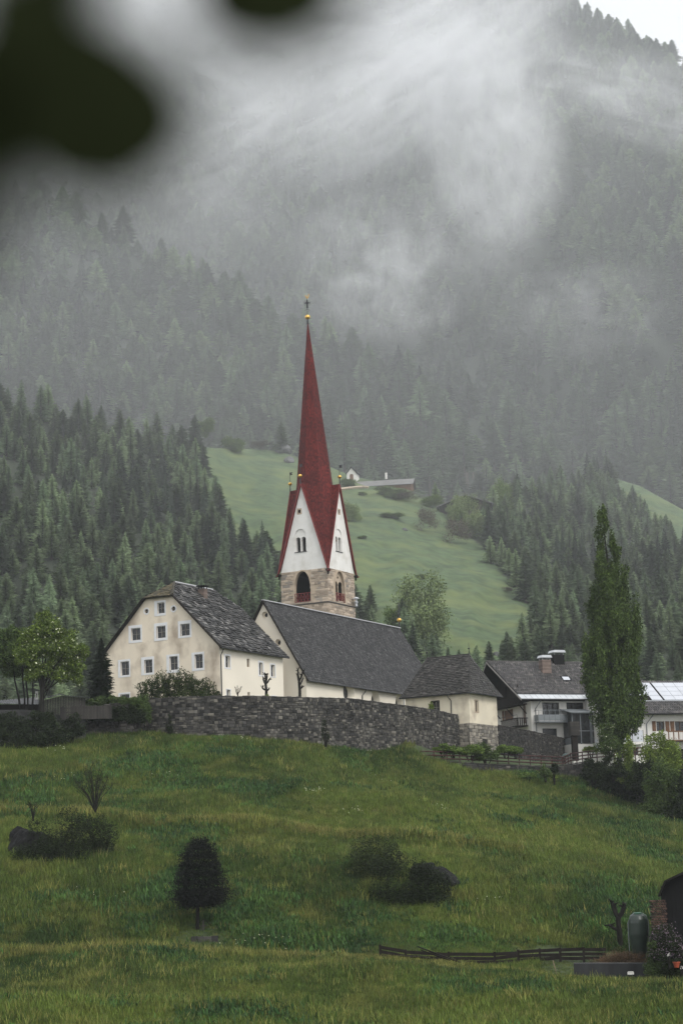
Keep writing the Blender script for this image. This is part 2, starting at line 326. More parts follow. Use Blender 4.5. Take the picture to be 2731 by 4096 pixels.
# ------------------------------------------------------------------ conifers
def leafmat(name, col, rnd=.35, rndcol=None, var=.3, scale=.5, objrnd=None, rough=.75):
    m = mat(name, col, rough, var, scale, rnd=rnd, rndcol=rndcol, spec=.12, objrnd=objrnd)
    return m
M_spruce = leafmat('spruce_needles', (.050,.070,.044), .3, scale=.25, objrnd=(.5, 1.6))
M_larch = leafmat('larch_needles', (.22,.28,.155), .3, scale=.25, objrnd=(.45, 1.55))
M_larch2 = leafmat('larch_needles_grey', (.175,.235,.135), .3, scale=.25, objrnd=(.4, 1.6))
M_bark = mat('bark', (.10,.085,.07), .9, .3, 3)
def conifer_mesh(name, h, rb, levels, per, droop, m, seed, base=.08, twig=.5, power=.9, tw=.9, sub=1.0):
    r = np.random.default_rng(seed); V = []; F = []; n = 0
    def tri(a, b, c):
        nonlocal n
        V.extend((a, b, c)); F.append((n, n+1, n+2)); n += 3
    nb = levels*per
    for L in range(nb):
        f0 = ((L+r.random())/nb)**1.12; ph = L*2.399
        k = 1
        for j in range(k):
            f = min(.99, f0); z = h*(base+(1-base)*f); a = ph+r.uniform(-.5, .5); rad = rb*max(.03, (1-f))**power*(1+.16*math.sin(a*2+f*9+seed)+.10*math.sin(a*3-f*17)); rr = rad*r.uniform(.62, 1.15); ca, sa = math.cos(a), math.sin(a)
            tipz = z-droop*rr+r.uniform(-.1, .1)*rr
            p0 = np.array((0, 0, z)); p1 = np.array((ca*rr, sa*rr, tipz)); sd_ = np.array((-sa, ca, 0))
            nt_ = 5
            for q in range(nt_):
                u = (q+.6)/nt_; c = p0+(p1-p0)*u+np.array((0, 0, .10*rr*math.sin(u*3.1)))
                wdt = twig*rr*(1.05-u)*r.uniform(.7, 1.2)+.12; ln = rr/nt_*1.5
                for s_ in (-1, 1):
                    e = c+sd_*s_*wdt+(p1-p0)/max(rr, .1)*ln*.8+np.array((0, 0, -wdt*.35+r.uniform(-.05, .05)))
                    tri(c-(p1-p0)/max(rr, .1)*ln*.35*tw, c+(p1-p0)/max(rr, .1)*ln*.55*tw, e)
            tri(p1+sd_*.10, p1-sd_*.10, p1+(p1-p0)*.12)
            tri(p0+(p1-p0)*.2+np.array((0,0,.0)), p1, p0+(p1-p0)*.45-np.array((0, 0, .28*rr*r.uniform(.6, 1.2))))
    tri(np.array((.25, 0, h*.93)), np.array((-.25, 0, h*.93)), np.array((0, 0, h*1.0))); tri(np.array((0, .12, h*.93)), np.array((0, -.12, h*.93)), np.array((0, 0, h*1.03)))
    nf = len(F); sg = 5
    for i in range(sg):
        a0, a1 = 2*math.pi*i/sg, 2*math.pi*(i+1)/sg; rr = .018*h
        tri((rr*math.cos(a0), rr*math.sin(a0), -1.0), (rr*math.cos(a1), rr*math.sin(a1), -1.0), (0, 0, h*.9))
    me = npmesh(name, np.array(V), np.array(F), m); me.materials.append(M_bark)
    mi = np.zeros(len(me.polygons), np.int32); mi[nf:] = 1; me.polygons.foreach_set('material_index', mi)
    return me
protos = [conifer_mesh('spruce_tree', 17, 3.1, 24, 8, .40, M_spruce, 1, power=.78), conifer_mesh('spruce_tree', 20, 3.2, 26, 8, .5, M_spruce, 2, power=.72),
          conifer_mesh('larch_tree', 16, 3.3, 24, 9, .15, M_larch, 3, base=.12, power=.62, twig=.6), conifer_mesh('larch_tree', 18, 3.6, 26, 9, .2, M_larch2, 4, base=.12, power=.58, twig=.6),
          conifer_mesh('larch_tree', 14, 3.7, 22, 9, .05, M_larch, 5, base=.10, power=.50, twig=.65),
          conifer_mesh('larch_tree', 25, 2.9, 18, 7, .3, M_larch2, 6, base=.5, power=.6)]     # last: bare stemmed
hid = bpy.data.collections.new('tree_kinds')
pobj = [bpy.data.objects.new('tree_kind', me) for me in protos]
def points_cloud(name, pts, scl, rotz, idx, kinds, tilt=None, kind='stuff', label=None, cat=None):
    me = bpy.data.meshes.new(name); pts = np.asarray(pts, np.float32); me.vertices.add(len(pts)); me.vertices.foreach_set('co', pts.ravel())
    me.attributes.new('scl', 'FLOAT_VECTOR', 'POINT').data.foreach_set('vector', np.asarray(scl, np.float32).ravel())
    rv = np.zeros((len(pts), 3), np.float32); rv[:, 2] = rotz
    if tilt is not None: rv[:, :2] = tilt
    me.attributes.new('rot', 'FLOAT_VECTOR', 'POINT').data.foreach_set('vector', rv.ravel())
    me.attributes.new('idx', 'INT', 'POINT').data.foreach_set('value', np.asarray(idx, np.int32))
    o = obj(name, me); ng = bpy.data.node_groups.new(name, 'GeometryNodeTree')
    ng.interface.new_socket('Geometry', in_out='INPUT', socket_type='NodeSocketGeometry'); ng.interface.new_socket('Geometry', in_out='OUTPUT', socket_type='NodeSocketGeometry')
    N = ng.nodes; L = ng.links; gi = N.new('NodeGroupInput'); go = N.new('NodeGroupOutput'); ip = N.new('GeometryNodeInstanceOnPoints')
    j = N.new('GeometryNodeJoinGeometry')
    for k in reversed(kinds):
        oi = N.new('GeometryNodeObjectInfo'); oi.inputs[0].default_value = k; oi.inputs['As Instance'].default_value = True; L.new(oi.outputs['Geometry'], j.inputs[0])
    L.new(gi.outputs[0], ip.inputs['Points']); L.new(j.outputs[0], ip.inputs['Instance']); ip.inputs['Pick Instance'].default_value = True
    def attr(nm, ty):
        a = N.new('GeometryNodeInputNamedAttribute'); a.data_type = ty; a.inputs[0].default_value = nm; return a.outputs['Attribute']
    L.new(attr('idx', 'INT'), ip.inputs['Instance Index']); L.new(attr('scl', 'FLOAT_VECTOR'), ip.inputs['Scale'])
    e2r = N.new('FunctionNodeEulerToRotation'); L.new(attr('rot', 'FLOAT_VECTOR'), e2r.inputs[0]); L.new(e2r.outputs[0], ip.inputs['Rotation'])
    L.new(ip.outputs[0], go.inputs[0])
    md = o.modifiers.new('scatter', 'NODES'); md.node_group = ng
    return tag(o, label, cat, None, kind)
def scatter_sheet(top, dep, bottom, spacing, seed, mask=None, x0=-500, x1=3250, wob=.45):
    r = np.random.default_rng(seed); nx, ny = 180, 120
    px = np.linspace(x0, x1, nx); t = np.linspace(0, 1, ny); T = top(px)
    PX = np.repeat(px[None], ny, 0); PY = T[None]+(bottom-T[None])*t[:, None]; P = pixn(PX, PY, dep(PX, PY))
    e1 = P[:-1, 1:]-P[:-1, :-1]; e2 = P[1:, :-1]-P[:-1, :-1]
    A = np.abs(e1[..., 0]*e2[..., 1]-e1[..., 1]*e2[..., 0])              # plan area
    slope = np.linalg.norm(np.cross(e1, e2), axis=-1)
    A = .5*A+.5*slope*.8
    N_ = int(A.sum()/spacing**2*2.2); c = r.choice(A.size, N_, p=(A/A.sum()).ravel()); iy, ix = np.unravel_index(c, A.shape)
    fx, fy = r.random(N_), r.random(N_)
    qx = px[ix]+fx*(px[1]-px[0]); tq = (iy+fy)/(ny-1); Tq = top(qx); qy = Tq+(bottom-Tq)*tq
    Q = pixn(qx, qy, dep(qx, qy)); cell = {}; keep = []
    md = spacing*.72
    for i in range(N_):
        if mask is not None and mask[0](qx[i], qy[i]): continue
        k = (int(Q[i, 0]//md), int(Q[i, 1]//md), int(Q[i, 2]//md)); ok = True
        for a in (-1, 0, 1):
            for b in (-1, 0, 1):
                for d in (-1, 0, 1):
                    for j in cell.get((k[0]+a, k[1]+b, k[2]+d), ()):
                        if ((Q[i]-Q[j])**2).sum() < md*md: ok = False; break
        if ok: cell.setdefault(k, []).append(i); keep.append(i)
    keep = np.array(keep); return Q[keep], qx[keep], qy[keep]
mp1, mp2 = np.array(meadow, float), np.array(meadow2, float)
def _in(x, y, poly):
    c = False; n = len(poly)
    for i in range(n):
        x0, y0 = poly[i]; x1, y1 = poly[(i+1) % n]
        if (y0 > y) != (y1 > y) and x < (x1-x0)*(y-y0)/((y1-y0) or 1e-9)+x0: c = not c
    return c
def maskG(x, y):
    wx = x+14*math.sin(y*.045)+9*math.sin(y*.13+x*.05); wy = y+10*math.sin(x*.06)
    return _in(wx, wy, meadow) or _in(wx, wy, meadow2) or y > 3050 or ((x-1860)/125)**2+((y-2050)/75)**2 < 1
Pg, gx, gy = scatter_sheet(topG, depG, 3100, 5.6, 21, (maskG,))
Pc, cx_, cy_ = scatter_sheet(topC, depC, 2200, 9.4, 22)
Pe, ex, ey = scatter_sheet(topE, depE, 2250, 11.5, 23)
P_all = np.concatenate([Pg, Pc, Pe]); PXa = np.concatenate([gx, cx_, ex]); PYa = np.concatenate([gy, cy_, ey]); src = np.repeat([0, 1, 2], [len(Pg), len(Pc), len(Pe)])
nT = len(P_all)
mixn = vnoise(P_all[:, 0], P_all[:, 2]+P_all[:, 1]*.3, 34, 31)*.6+vnoise(P_all[:, 0], P_all[:, 2], 11, 33)*.25+rng.random(nT)*.35
idx = np.where(mixn < .31, rng.integers(0, 2, nT), rng.integers(2, 5, nT))
scl = rng.uniform(.42, 1.1, nT)*np.where(src == 0, .78, np.where(src == 1, 1.4, 1.7))
stemmed = (src == 1) & (PXa > 1230) & (PXa < 1900) & (PYa > 1780) & (PYa < 2150)
idx = np.where(stemmed & (rng.random(nT) < .75), 5, idx); scl = np.where(stemmed, scl*1.25, scl)
SC = np.stack([scl*np.where(src == 0, 1.0, 1.22)*rng.uniform(.9, 1.35, nT), scl*rng.uniform(.85, 1.3, nT), scl*np.where(src == 0, .95, .86)], -1); SC[:, 1] = SC[:, 0]
rz = rng.uniform(0, 6.28, nT)
# the 300 trees that show largest are objects of their own
size = scl*22/P_all[:, 1]; inframe = (PXa > -20) & (PXa < 2751) & (PYa < 2820)
score = np.where(inframe, size, 0); score = np.where((src == 0) & (PYa > 2690) , score*.2, score)
order = np.argsort(-score); big = order[:300]; rest = np.setdiff1d(np.arange(nT), big)
kindname = ['spruce_tree', 'spruce_tree', 'larch_tree', 'larch_tree', 'larch_tree', 'larch_tree']
kindlab = ['dark green spruce in the hazy forest on the slope behind the church', 'dark green spruce in the hazy forest on the slope behind the church',
           'light green larch in the hazy forest on the slope behind the church', 'greyish green larch in the hazy forest on the slope behind the church', 'light green larch in the hazy forest on the slope behind the church', 'tall bare stemmed larch at the top edge of the sloping meadow']
for i in big:
    o = obj(kindname[idx[i]], protos[idx[i]]); o.location = P_all[i]; o.scale = SC[i]; o.rotation_euler = (0, 0, rz[i])
    tag(o, kindlab[idx[i]], 'tree', 'conifers on the slope behind the church')
forest = points_cloud('forest', P_all[rest], SC[rest], rz[rest], idx[rest], pobj, label='dense hazy forest of spruce and larch covering the mountainsides', cat='forest')
print('trees', nT)
# ------------------------------------------------------------------ building kit
class Frame:
    def __init__(s, O, yaw):
        s.O = Vector(O); s.a = yaw; s.R = Matrix.Rotation(yaw, 3, 'Z'); s.Rt = s.R.transposed()
    def hit(s, pxy, n, p=(0, 0, 0)):
        d = s.Rt @ ray(*pxy); o = s.Rt @ (-s.O); n = Vector(n); p = Vector(p)
        return o+d*((p-o).dot(n)/d.dot(n))
    def fr(s, pxy, y=0): q = s.hit(pxy, (0, 1, 0), (0, y, 0)); return (q.x, q.z)
    def sd(s, pxy, x=0): q = s.hit(pxy, (1, 0, 0), (x, 0, 0)); return (q.y, q.z)
    def w(s, p): return s.R @ Vector(p)+s.O
FRONT = lambda u, v, d, y=0: (u, y-d, v)
SIDE = lambda u, v, d, x=0: (x+d, u, v)
def panel(mb, outer, holes, P, depth=.25):
    """flat wall panel with openings and their reveals; P(u, v, d) maps to local space, d outward"""
    vs_, es = [], []
    for poly in [outer]+holes:
        b = len(vs_); n = len(poly); vs_ += [Vector(p) for p in poly]; es += [(b+i, b+(i+1) % n) for i in range(n)]
    r = delaunay_2d_cdt(vs_, es, [], 0, 1e-5); V, Fc = r[0], r[2]
    def ins(p, poly): return _in(p[0], p[1], [tuple(q) for q in poly])
    fs = []
    for f in Fc:
        c = sum((V[i] for i in f), Vector((0, 0)))/len(f)
        if ins(c, outer) and not any(ins(c, h) for h in holes): fs.append(tuple(f))
    mb.add([P(v.x, v.y, 0) for v in V], fs)
    for h in holes:
        n = len(h); mb.add([P(u, v, 0) for u, v in h]+[P(u, v, -depth) for u, v in h], [(i, (i+1) % n, n+(i+1) % n, n+i) for i in range(n)])
def rect(a, b): return [(min(a[0], b[0]), min(a[1], b[1])), (max(a[0], b[0]), min(a[1], b[1])), (max(a[0], b[0]), max(a[1], b[1])), (min(a[0], b[0]), max(a[1], b[1]))]
def circ(c, r, n=16, e=1.0): return [(c[0]+r*math.cos(2*math.pi*i/n), c[1]+e*r*math.sin(2*math.pi*i/n)) for i in range(n)]
def arch(x0, x1, z0, z1, pointed=True, n=7):
    w_ = (x1-x0); xm = (x0+x1)/2
    if pointed:
        h = w_*.95; zs = z1-h; pts = [(x0, z0), (x1, z0)]
        for i in range(n+1):
            t = i/n; pts.append((x1-(w_/2)*(1-math.cos(t*math.pi/2)) if 0 else xm+(w_/2)*(1-t**1.75), zs+h*math.sin(t*math.pi/2)**.92))
        for i in range(n-1, -1, -1):
            t = i/n; pts.append((xm-(w_/2)*(1-t**1.75), zs+h*math.sin(t*math.pi/2)**.92))
    else:
        zs = z1-w_/2; pts = [(x0, z0), (x1, z0)]+[(xm+w_/2*math.cos(math.pi*i/12), zs+w_/2*math.sin(math.pi*i/12)) for i in range(13)]
    return pts
def bar(mb, P, u0, u1, v0, v1, d0, d1):
    v = [P(u, w_, d) for d in (d0, d1) for (u, w_) in ((u0, v0), (u1, v0), (u1, v1), (u0, v1))]
    mb.add(v, [(0,1,2,3),(7,6,5,4),(0,4,5,1),(1,5,6,2),(2,6,7,3),(3,7,4,0)])
def ring(mb, P, inner, outer, d0, d1):
    n = len(inner); v = [P(*p, d1) for p in inner]+[P(*p, d1) for p in outer]+[P(*p, d0) for p in outer]+[P(*p, d0) for p in inner]
    f = []
    for i in range(n):
        j = (i+1) % n; f += [(i, j, n+j, n+i), (n+i, n+j, 2*n+j, 2*n+i), (3*n+i, 3*n+j, j, i)]
    mb.add(v, f)
def window(parent, P, inner, outer=None, depth=.18, cross=(1, 1), sashm=None, surm=None, bars=.05, proud=.035, sill=False, label=None, paneg=None):
    i0, i1 = inner[0], inner[2]
    a = MB()
    if outer is not None: ring(a, P, inner, outer, -.004, proud)
    fw = bars*1.2
    ring(a, P, [(i0[0]+fw, i0[1]+fw), (i1[0]-fw, i0[1]+fw), (i1[0]-fw, i1[1]-fw), (i0[0]+fw, i1[1]-fw)], inner, -depth-.03, -depth+.03)
    if sill: bar(a, P, i0[0]-.05, i1[0]+.05, i0[1]-.06, i0[1]-.002, -.03, proud+.08)
    wn = a.build('window', surm or M_white, parent)
    if label: wn['label'] = label
    s = MB()
    W_, H_ = i1[0]-i0[0], i1[1]-i0[1]
    for k in range(1, cross[0]+1): u = i0[0]+W_*k/(cross[0]+1); bar(s, P, u-bars/2, u+bars/2, i0[1]+fw, i1[1]-fw, -depth-.02, -depth+.035)
    for k in range(1, cross[1]+1): v = i0[1]+H_*k/(cross[1]+1); bar(s, P, i0[0]+fw, i1[0]-fw, v-bars*.4, v+bars*.4, -depth-.015, -depth+.03)
    if s.n: s.build('glazing_bars', sashm or M_sash, wn)
    g = MB(); bar(g, P, i0[0], i1[0], i0[1], i1[1], -depth-.06, -depth-.035); g.build('pane', paneg or M_glass, wn)
    return wn
# pieces ---------------------------------------------------------------
def wedge_mesh():
    # shingle: x across, y up the slope, z off the roof; lower edge thick
    v = np.array([(-.5,-.5,0),(.5,-.5,0),(.5,.5,0),(-.5,.5,0),(-.5,-.5,1),(.5,-.5,.9),(.5,.5,.15),(-.5,.5,.15)]); return v, [(4,5,6,7),(0,1,5,4),(1,2,6,5),(2,3,7,6),(3,0,4,7)]
def stone_mesh(k):
    r = random.Random(k); b = .08
    f = [(-.5+b*r.uniform(.4,1.6), -.5+b*r.uniform(.5,1.6)), (.5-b*r.uniform(.4,1.6), -.5+b*r.uniform(.5,1.6)), (.5-b*r.uniform(.4,1.8), .5-b*r.uniform(.5,1.8)), (-.5+b*r.uniform(.4,1.8), .5-b*r.uniform(.5,1.8))]
    v = np.array([(-.5,-.5,0),(.5,-.5,0),(.5,.5,0),(-.5,.5,0),(-.5,-.5,.55),(.5,-.5,.5),(.5,.5,.6),(-.5,.5,.5)]+[(x, y, r.uniform(.8, 1.15)) for x, y in f])
    return v, [(0,1,5,4),(1,2,6,5),(2,3,7,6),(3,0,4,7),(4,5,9,8),(5,6,10,9),(6,7,11,10),(7,4,8,11),(8,9,10,11)]
def pan_mesh():
    # curved roof tile
    v = []; f = []
    for y, h in ((-.5, .55), (.5, .1)):
        for i in range(6):
            x = -.5+i/5; v.append((x, y, h+.5*math.cos((x+.5)*2*math.pi)*.9+.3))
    f = [(i, i+1, i+7, i+6) for i in range(5)]; n = 12
    for i in range(6): v.append((-.5+i/5, -.5, 0))
    f += [(n+i, n+i+1, i+1, i) for i in range(5)]
    return np.array(v), f
SHAPES = {'wedge': [wedge_mesh()], 'stone': [stone_mesh(k) for k in range(5)], 'pan': [pan_mesh()]}
def place_pieces(specs, name, m, parent, shape='wedge', npart=300, world=None, restname=None):
    """specs: (centre, ux, uy, uz, w, h, t); nearest npart become parts, the rest one joined part"""
    if not specs: return
    Wm = world or (lambda p: p)
    order = sorted(range(len(specs)), key=lambda i: -(specs[i][4]*specs[i][5])/(Wm(specs[i][0]).y)**2) if npart else []
    big = set(order[:npart]); meshes = {}
    rest = MB(); rv = {}
    for i, (c, ux, uy, uz, w_, h_, t_) in enumerate(specs):
        k = i*7 % len(SHAPES[shape])
        Mx = Matrix(((ux.x*w_, uy.x*h_, uz.x*t_, c.x), (ux.y*w_, uy.y*h_, uz.y*t_, c.y), (ux.z*w_, uy.z*h_, uz.z*t_, c.z), (0, 0, 0, 1)))
        if i in big:
            if k not in meshes:
                me = bpy.data.meshes.new(name); v, f = SHAPES[shape][k]; me.from_pydata(v.tolist(), [], f); me.materials.append(m); meshes[k] = me
            o = bpy.data.objects.new(name, meshes[k]); COL.objects.link(o); o.parent = parent; o.matrix_local = Mx
        else: rv.setdefault(k, []).append(np.array(Mx))
    for k, ms in rv.items():
        v, f = SHAPES[shape][k]; ms = np.array(ms); vv = np.einsum('nij,kj->nki', ms[:, :3, :3], v)+ms[:, None, :3, 3]
        nv = len(v); rest.v.append(vv.reshape(-1, 3)); b = rest.n
        for j in range(len(ms)): rest.f += [tuple(x+b+j*nv for x in q) for q in f]
        rest.n += len(ms)*nv
    if rest.n:
        o = rest.build(restname or name+'s', m, parent); o['kind'] = 'stuff'
def roof_pieces(poly, rowh, w_, t, jit=.15, up=None, lift=.0, over=1.25, gap=.02, stag=True, skip=None):
    """courses of shingles over a planar polygon (local 3-D points)"""
    pts = [Vector(p) for p in poly]; n = (pts[1]-pts[0]).cross(pts[2]-pts[0]).normalized()
    if n.z < 0: n = -n
    v = Vector((0, 0, 1))-n*n.z; v.normalize(); u = v.cross(n).normalized(); o = pts[0]
    q = [((p-o).dot(u), (p-o).dot(v)) for p in pts]; v0 = min(b for a, b in q); v1 = max(b for a, b in q); out_ = []
    nr = max(1, round((v1-v0)/rowh)); rh = (v1-v0)/nr
    for r_ in range(nr):
        vc = v0+(r_+.5)*rh; xs_ = []
        for i in range(len(q)):
            (a0, b0), (a1, b1) = q[i], q[(i+1) % len(q)]
            if (b0 > vc) != (b1 > vc): xs_.append(a0+(a1-a0)*(vc-b0)/(b1-b0))
        xs_.sort()
        for k in range(0, len(xs_)-1, 2):
            x = xs_[k]; e = xs_[k+1]; first = True
            while x < e-.02:
                ww = w_*random.uniform(1-jit*1.5, 1+jit*1.5)
                if first and stag and r_ % 2: ww *= .5
                first = False
                ww = min(ww, e-x)
                if e-x-ww < w_*.3: ww = e-x
                c = o+u*(x+ww/2)+v*(vc+random.uniform(-.03, .03)*rowh*2)+n*(lift+random.uniform(0, .15)*t)
                if not (skip and skip(c)):
                    tw = random.uniform(-1, 1)*jit*.12; uu = (u+v*tw).normalized(); vv = n.cross(uu).normalized()
                    if vv.dot(v) < 0: vv = -vv
                    out_.append((c, uu, vv, (n+v*random.uniform(-.03, .03)).normalized(), ww-gap*w_, rh*over, t*random.uniform(1-jit*2, 1+jit*2)))
                x += ww
    return out_
def stone_pieces(P, u0, u1, v0, v1, cw, ch, t, mask=None, jit=.35, base=0.0):
    """courses of stones on a face; P(u,v,d)"""
    o = Vector(P(0, 0, 0)); U = Vector(P(1, 0, 0))-o; V_ = Vector(P(0, 1, 0))-o; D = Vector(P(0, 0, 1))-o; out_ = []
    v = v0
    while v < v1-.04:
        h = min(ch*random.uniform(1-jit, 1+jit), v1-v)
        if v1-v-h < ch*.4: h = v1-v
        u = u0-random.uniform(0, cw*.5)
        while u < u1-.03:
            w_ = cw*random.uniform(1-jit*1.4, 1+jit*1.4); a = max(u, u0); b = min(u+w_, u1)
            if u1-b < cw*.25: b = u1
            if b-a > .06:
                segs = [(a, b, v, v+h)]
                if random.random() < .18 and b-a > cw*.6: segs = [(a, b, v, v+h*.48), (a, b, v+h*.5, v+h)]
                for (a_, b_, c_, d_) in segs:
                    if mask is None or mask((a_+b_)/2, (c_+d_)/2, b_-a_, d_-c_):
                        c = Vector(P((a_+b_)/2, (c_+d_)/2, base)); tw = random.uniform(-.03, .03)
                        out_.append((c, (U+V_*tw).normalized(), (V_-U*tw).normalized(), D, (b_-a_)-.03, (d_-c_)-.025, t*random.uniform(.6, 1.5)))
            u = b if b == u1 else u+w_
        v += h
    return out_

# materials ------------------------------------------------------------
M_white = mat('white_render', (.66,.64,.60), .85, .06, .8, bump=.15, bscale=8)
M_tower_white = mat('lime_render', (.70,.685,.65), .85, .05, .5, col2=(.58,.56,.51), c2scale=.7, c2amt=.5, bump=.25, bscale=4)
M_peach = mat('peeling_ochre_render', (.70,.615,.49), .9, .05, .35, col2=(.34,.275,.21), c2scale=.45, c2amt=.52, bump=.15, bscale=6, stretch=(1, 1, .8))
M_cream = mat('cream_render', (.74,.68,.57), .9, .05, .3, bump=.12, bscale=6)
M_cream2 = mat('chapel_render', (.70,.63,.49), .9, .07, .4, col2=(.50,.43,.33), c2scale=.5, c2amt=.3, bump=.12, bscale=6)
M_sur = mat('white_surround', (.66,.66,.66), .8, .06, 1.5)
M_glass = mat('dark_glass', (.012,.014,.016), .25, .3, 1.0)
M_sash = mat('weathered_sash', (.22,.20,.17), .7, .2, 5)
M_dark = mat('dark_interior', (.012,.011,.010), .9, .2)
M_slab = mat('stone_roof_slab', (.026,.025,.024), .6, .3, .6, rnd=.8, rndcol=(.12,.115,.108), spec=.35)
M_moss = mat('mossy_roof_slab', (.065,.055,.028), .8, .3, 1.2, rnd=.6, rndcol=(.12,.09,.04))
M_shing = mat('larch_shingle_grey', (.020,.0195,.0195), .65, .3, .5, rnd=.7, rndcol=(.058,.056,.056), spec=.35)
M_shing2 = mat('larch_shingle_brown', (.029,.027,.024), .6, .25, .6, rnd=.5, rndcol=(.062,.058,.053), spec=.35)
M_deck = mat('roof_underlay', (.013,.012,.011), .85, .2, spec=.15)
M_red = mat('red_shingle', (.098,.013,.011), .7, .28, .3, rnd=.4, rndcol=(.06,.010,.009), spec=.2)
M_redu = mat('red_paint', (.16,.02,.018), .6, .2)
M_ridge = mat('lead_ridge', (.42,.42,.43), .45, .12, 2)
M_gold = mat('gilding', (.72,.45,.11), .28, .2, 3, metal=.9)
M_iron = mat('wrought_iron', (.02,.02,.022), .55, .2)
M_wood = mat('dark_timber', (.014,.011,.009), .85, .35, 2, stretch=(1, 1, .2), spec=.15)
M_wood2 = mat('brown_timber', (.13,.062,.028), .7, .3, 2)
M_greywood = mat('grey_weathered_wood', (.035,.031,.027), .85, .35, 2, rnd=.35, stretch=(1, 1, .2))
M_tstone = mat('tower_stone', (.40,.325,.25), .9, .2, .8, rnd=.34, rndcol=(.28,.25,.215), bump=.4, bscale=9)
M_tmort = mat('tower_mortar', (.42,.34,.255), .95, .12, 1.5, bump=.3, bscale=10)
M_wstone = mat('wall_stone', (.036,.034,.031), .9, .45, .22, col2=(.11,.103,.09), c2scale=.3, c2amt=.4, rnd=.7, rndcol=(.13,.12,.10), bump=.4, bscale=9)
M_wmort = mat('wall_joint', (.022,.021,.019), .95, .3, 1.5)
M_bstone = mat('chapel_base_stone', (.26,.235,.195), .9, .2, .7, rnd=.4, rndcol=(.15,.14,.125), bump=.4, bscale=9)
M_dstone = mat('damp_wall_stone', (.030,.028,.026), .9, .35, .3, rnd=.6, rndcol=(.08,.072,.062), bump=.4, bscale=9)
M_brick = mat('chimney_brick', (.16,.12,.10), .9, .2, 2, rnd=.3)
M_tile = mat('concrete_roof_tile', (.050,.047,.046), .55, .2, .4, rnd=.35, rndcol=(.12,.11,.102), spec=.45)
M_zinc = mat('zinc_sheet', (.50,.52,.54), .35, .1, 1)
M_metal = mat('grey_paint_metal', (.16,.175,.185), .5, .12, 2)
M_solar = mat('solar_glass', (.50,.52,.56), .15, .06, .6)
M_blk = mat('black_sheet', (.010,.010,.010), .8, .2, spec=.1)

YAW = R(-29)
# ================================================================== bell tower
TY = 268.0
TF = Frame(pix(*ct(985, 940), TY), YAW)         # near corner, foot of the white gables
TF.O.z = pix(*ct(985, 940), TY).z
Wt = -TF.fr(ct(110, 1030))[0]; Lt = TF.sd(ct(1438, 1030))[0]; S = (Wt+Lt)/2
print('tower', Wt, Lt)
tower = empty('bell_tower', TF.O, YAW, 'stone bell tower with white gables and tall red shingled spire behind the church', 'tower')
zb = -17.0
def tfr(x, y): return TF.fr(ct(x, y))
def tsd(x, y): return TF.sd(ct(x, y))
zl = tsd(985, 1540)[1]                          # string course
ga = TF.fr(c1(418, 1375)); gz_ = ga[1]; 
# openings
b0, b1 = tfr(400, 1580), tfr(690, 1550); at = tfr(530, 1000)
bellF = arch(b0[0], b1[0], zl+.25, at[1]-.05)
bw = b1[0]-b0[0]; sc0 = tsd(1130, 1540)[0]; sc1 = tsd(1300, 1590)[0]
bellS = arch(sc0, sc1, zl+.25, tsd(1200, 1005)[1]-.05)
shaft = MB()
panel(shaft, [(-S, zb), (0, zb), (0, 0), (-S, 0)], [bellF], FRONT, .55)
panel(shaft, [(0, zb), (S, zb), (S, 0), (0, 0)], [bellS], SIDE, .55)
panel(shaft, [(0, zb), (S, zb), (S, 0), (0, 0)], [[(a, b) for a, b in arch(S/2-1.1, S/2+1.1, zl+.25, -1)]], lambda u, v, d: (-S-d, u, v), .55)
panel(shaft, [(-S, zb), (0, zb), (0, 0), (-S, 0)], [arch(-S/2-1.1, -S/2+1.1, zl+.25, -1)], lambda u, v, d: (u, S+d, v), .55)
shaft.box((-S+.05, .05, zl-.3), (-.05, S-.05, zl+.1)); shaft.box((-S+.6, S-.75, zb), (-.6, S-.6, 0)); shaft.box((-S+.6, .6, zb), (-S+.75, S-.75, 0))
shaft.build('shaft', M_tmort, tower)
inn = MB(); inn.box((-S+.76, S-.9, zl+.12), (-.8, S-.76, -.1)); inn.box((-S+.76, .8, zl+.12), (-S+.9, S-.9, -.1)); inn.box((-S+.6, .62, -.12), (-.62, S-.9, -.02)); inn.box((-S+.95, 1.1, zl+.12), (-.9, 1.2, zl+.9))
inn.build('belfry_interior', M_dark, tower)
def amask(poly, gr=.12):
    x0 = min(p[0] for p in poly)-gr; x1 = max(p[0] for p in poly)+gr; 
    big_ = [(p[0]+(gr if p[0] > (x0+x1)/2 else -gr), p[1]+gr*.8) for p in poly]
    def f(u, v, w_, h): return not any(_in(u+a*w_*.45, v+b*h*.3, big_) for a in (-1, 0, 1) for b in (-1, 1))
    return f
sp = stone_pieces(FRONT, -S, 0, zl+.02, 0, .85, .30, .05, amask(bellF)); sp += stone_pieces(SIDE, 0, S, zl+.02, 0, .85, .30, .05, amask(bellS))
sp += stone_pieces(FRONT, -S, .0, zl-4, zl-.2, .8, .3, .05); sp += stone_pieces(SIDE, 0, S, zl-4, zl-.2, .8, .3, .05)
place_pieces(sp, 'stone', M_tstone, tower, 'stone', 300, TF.w)
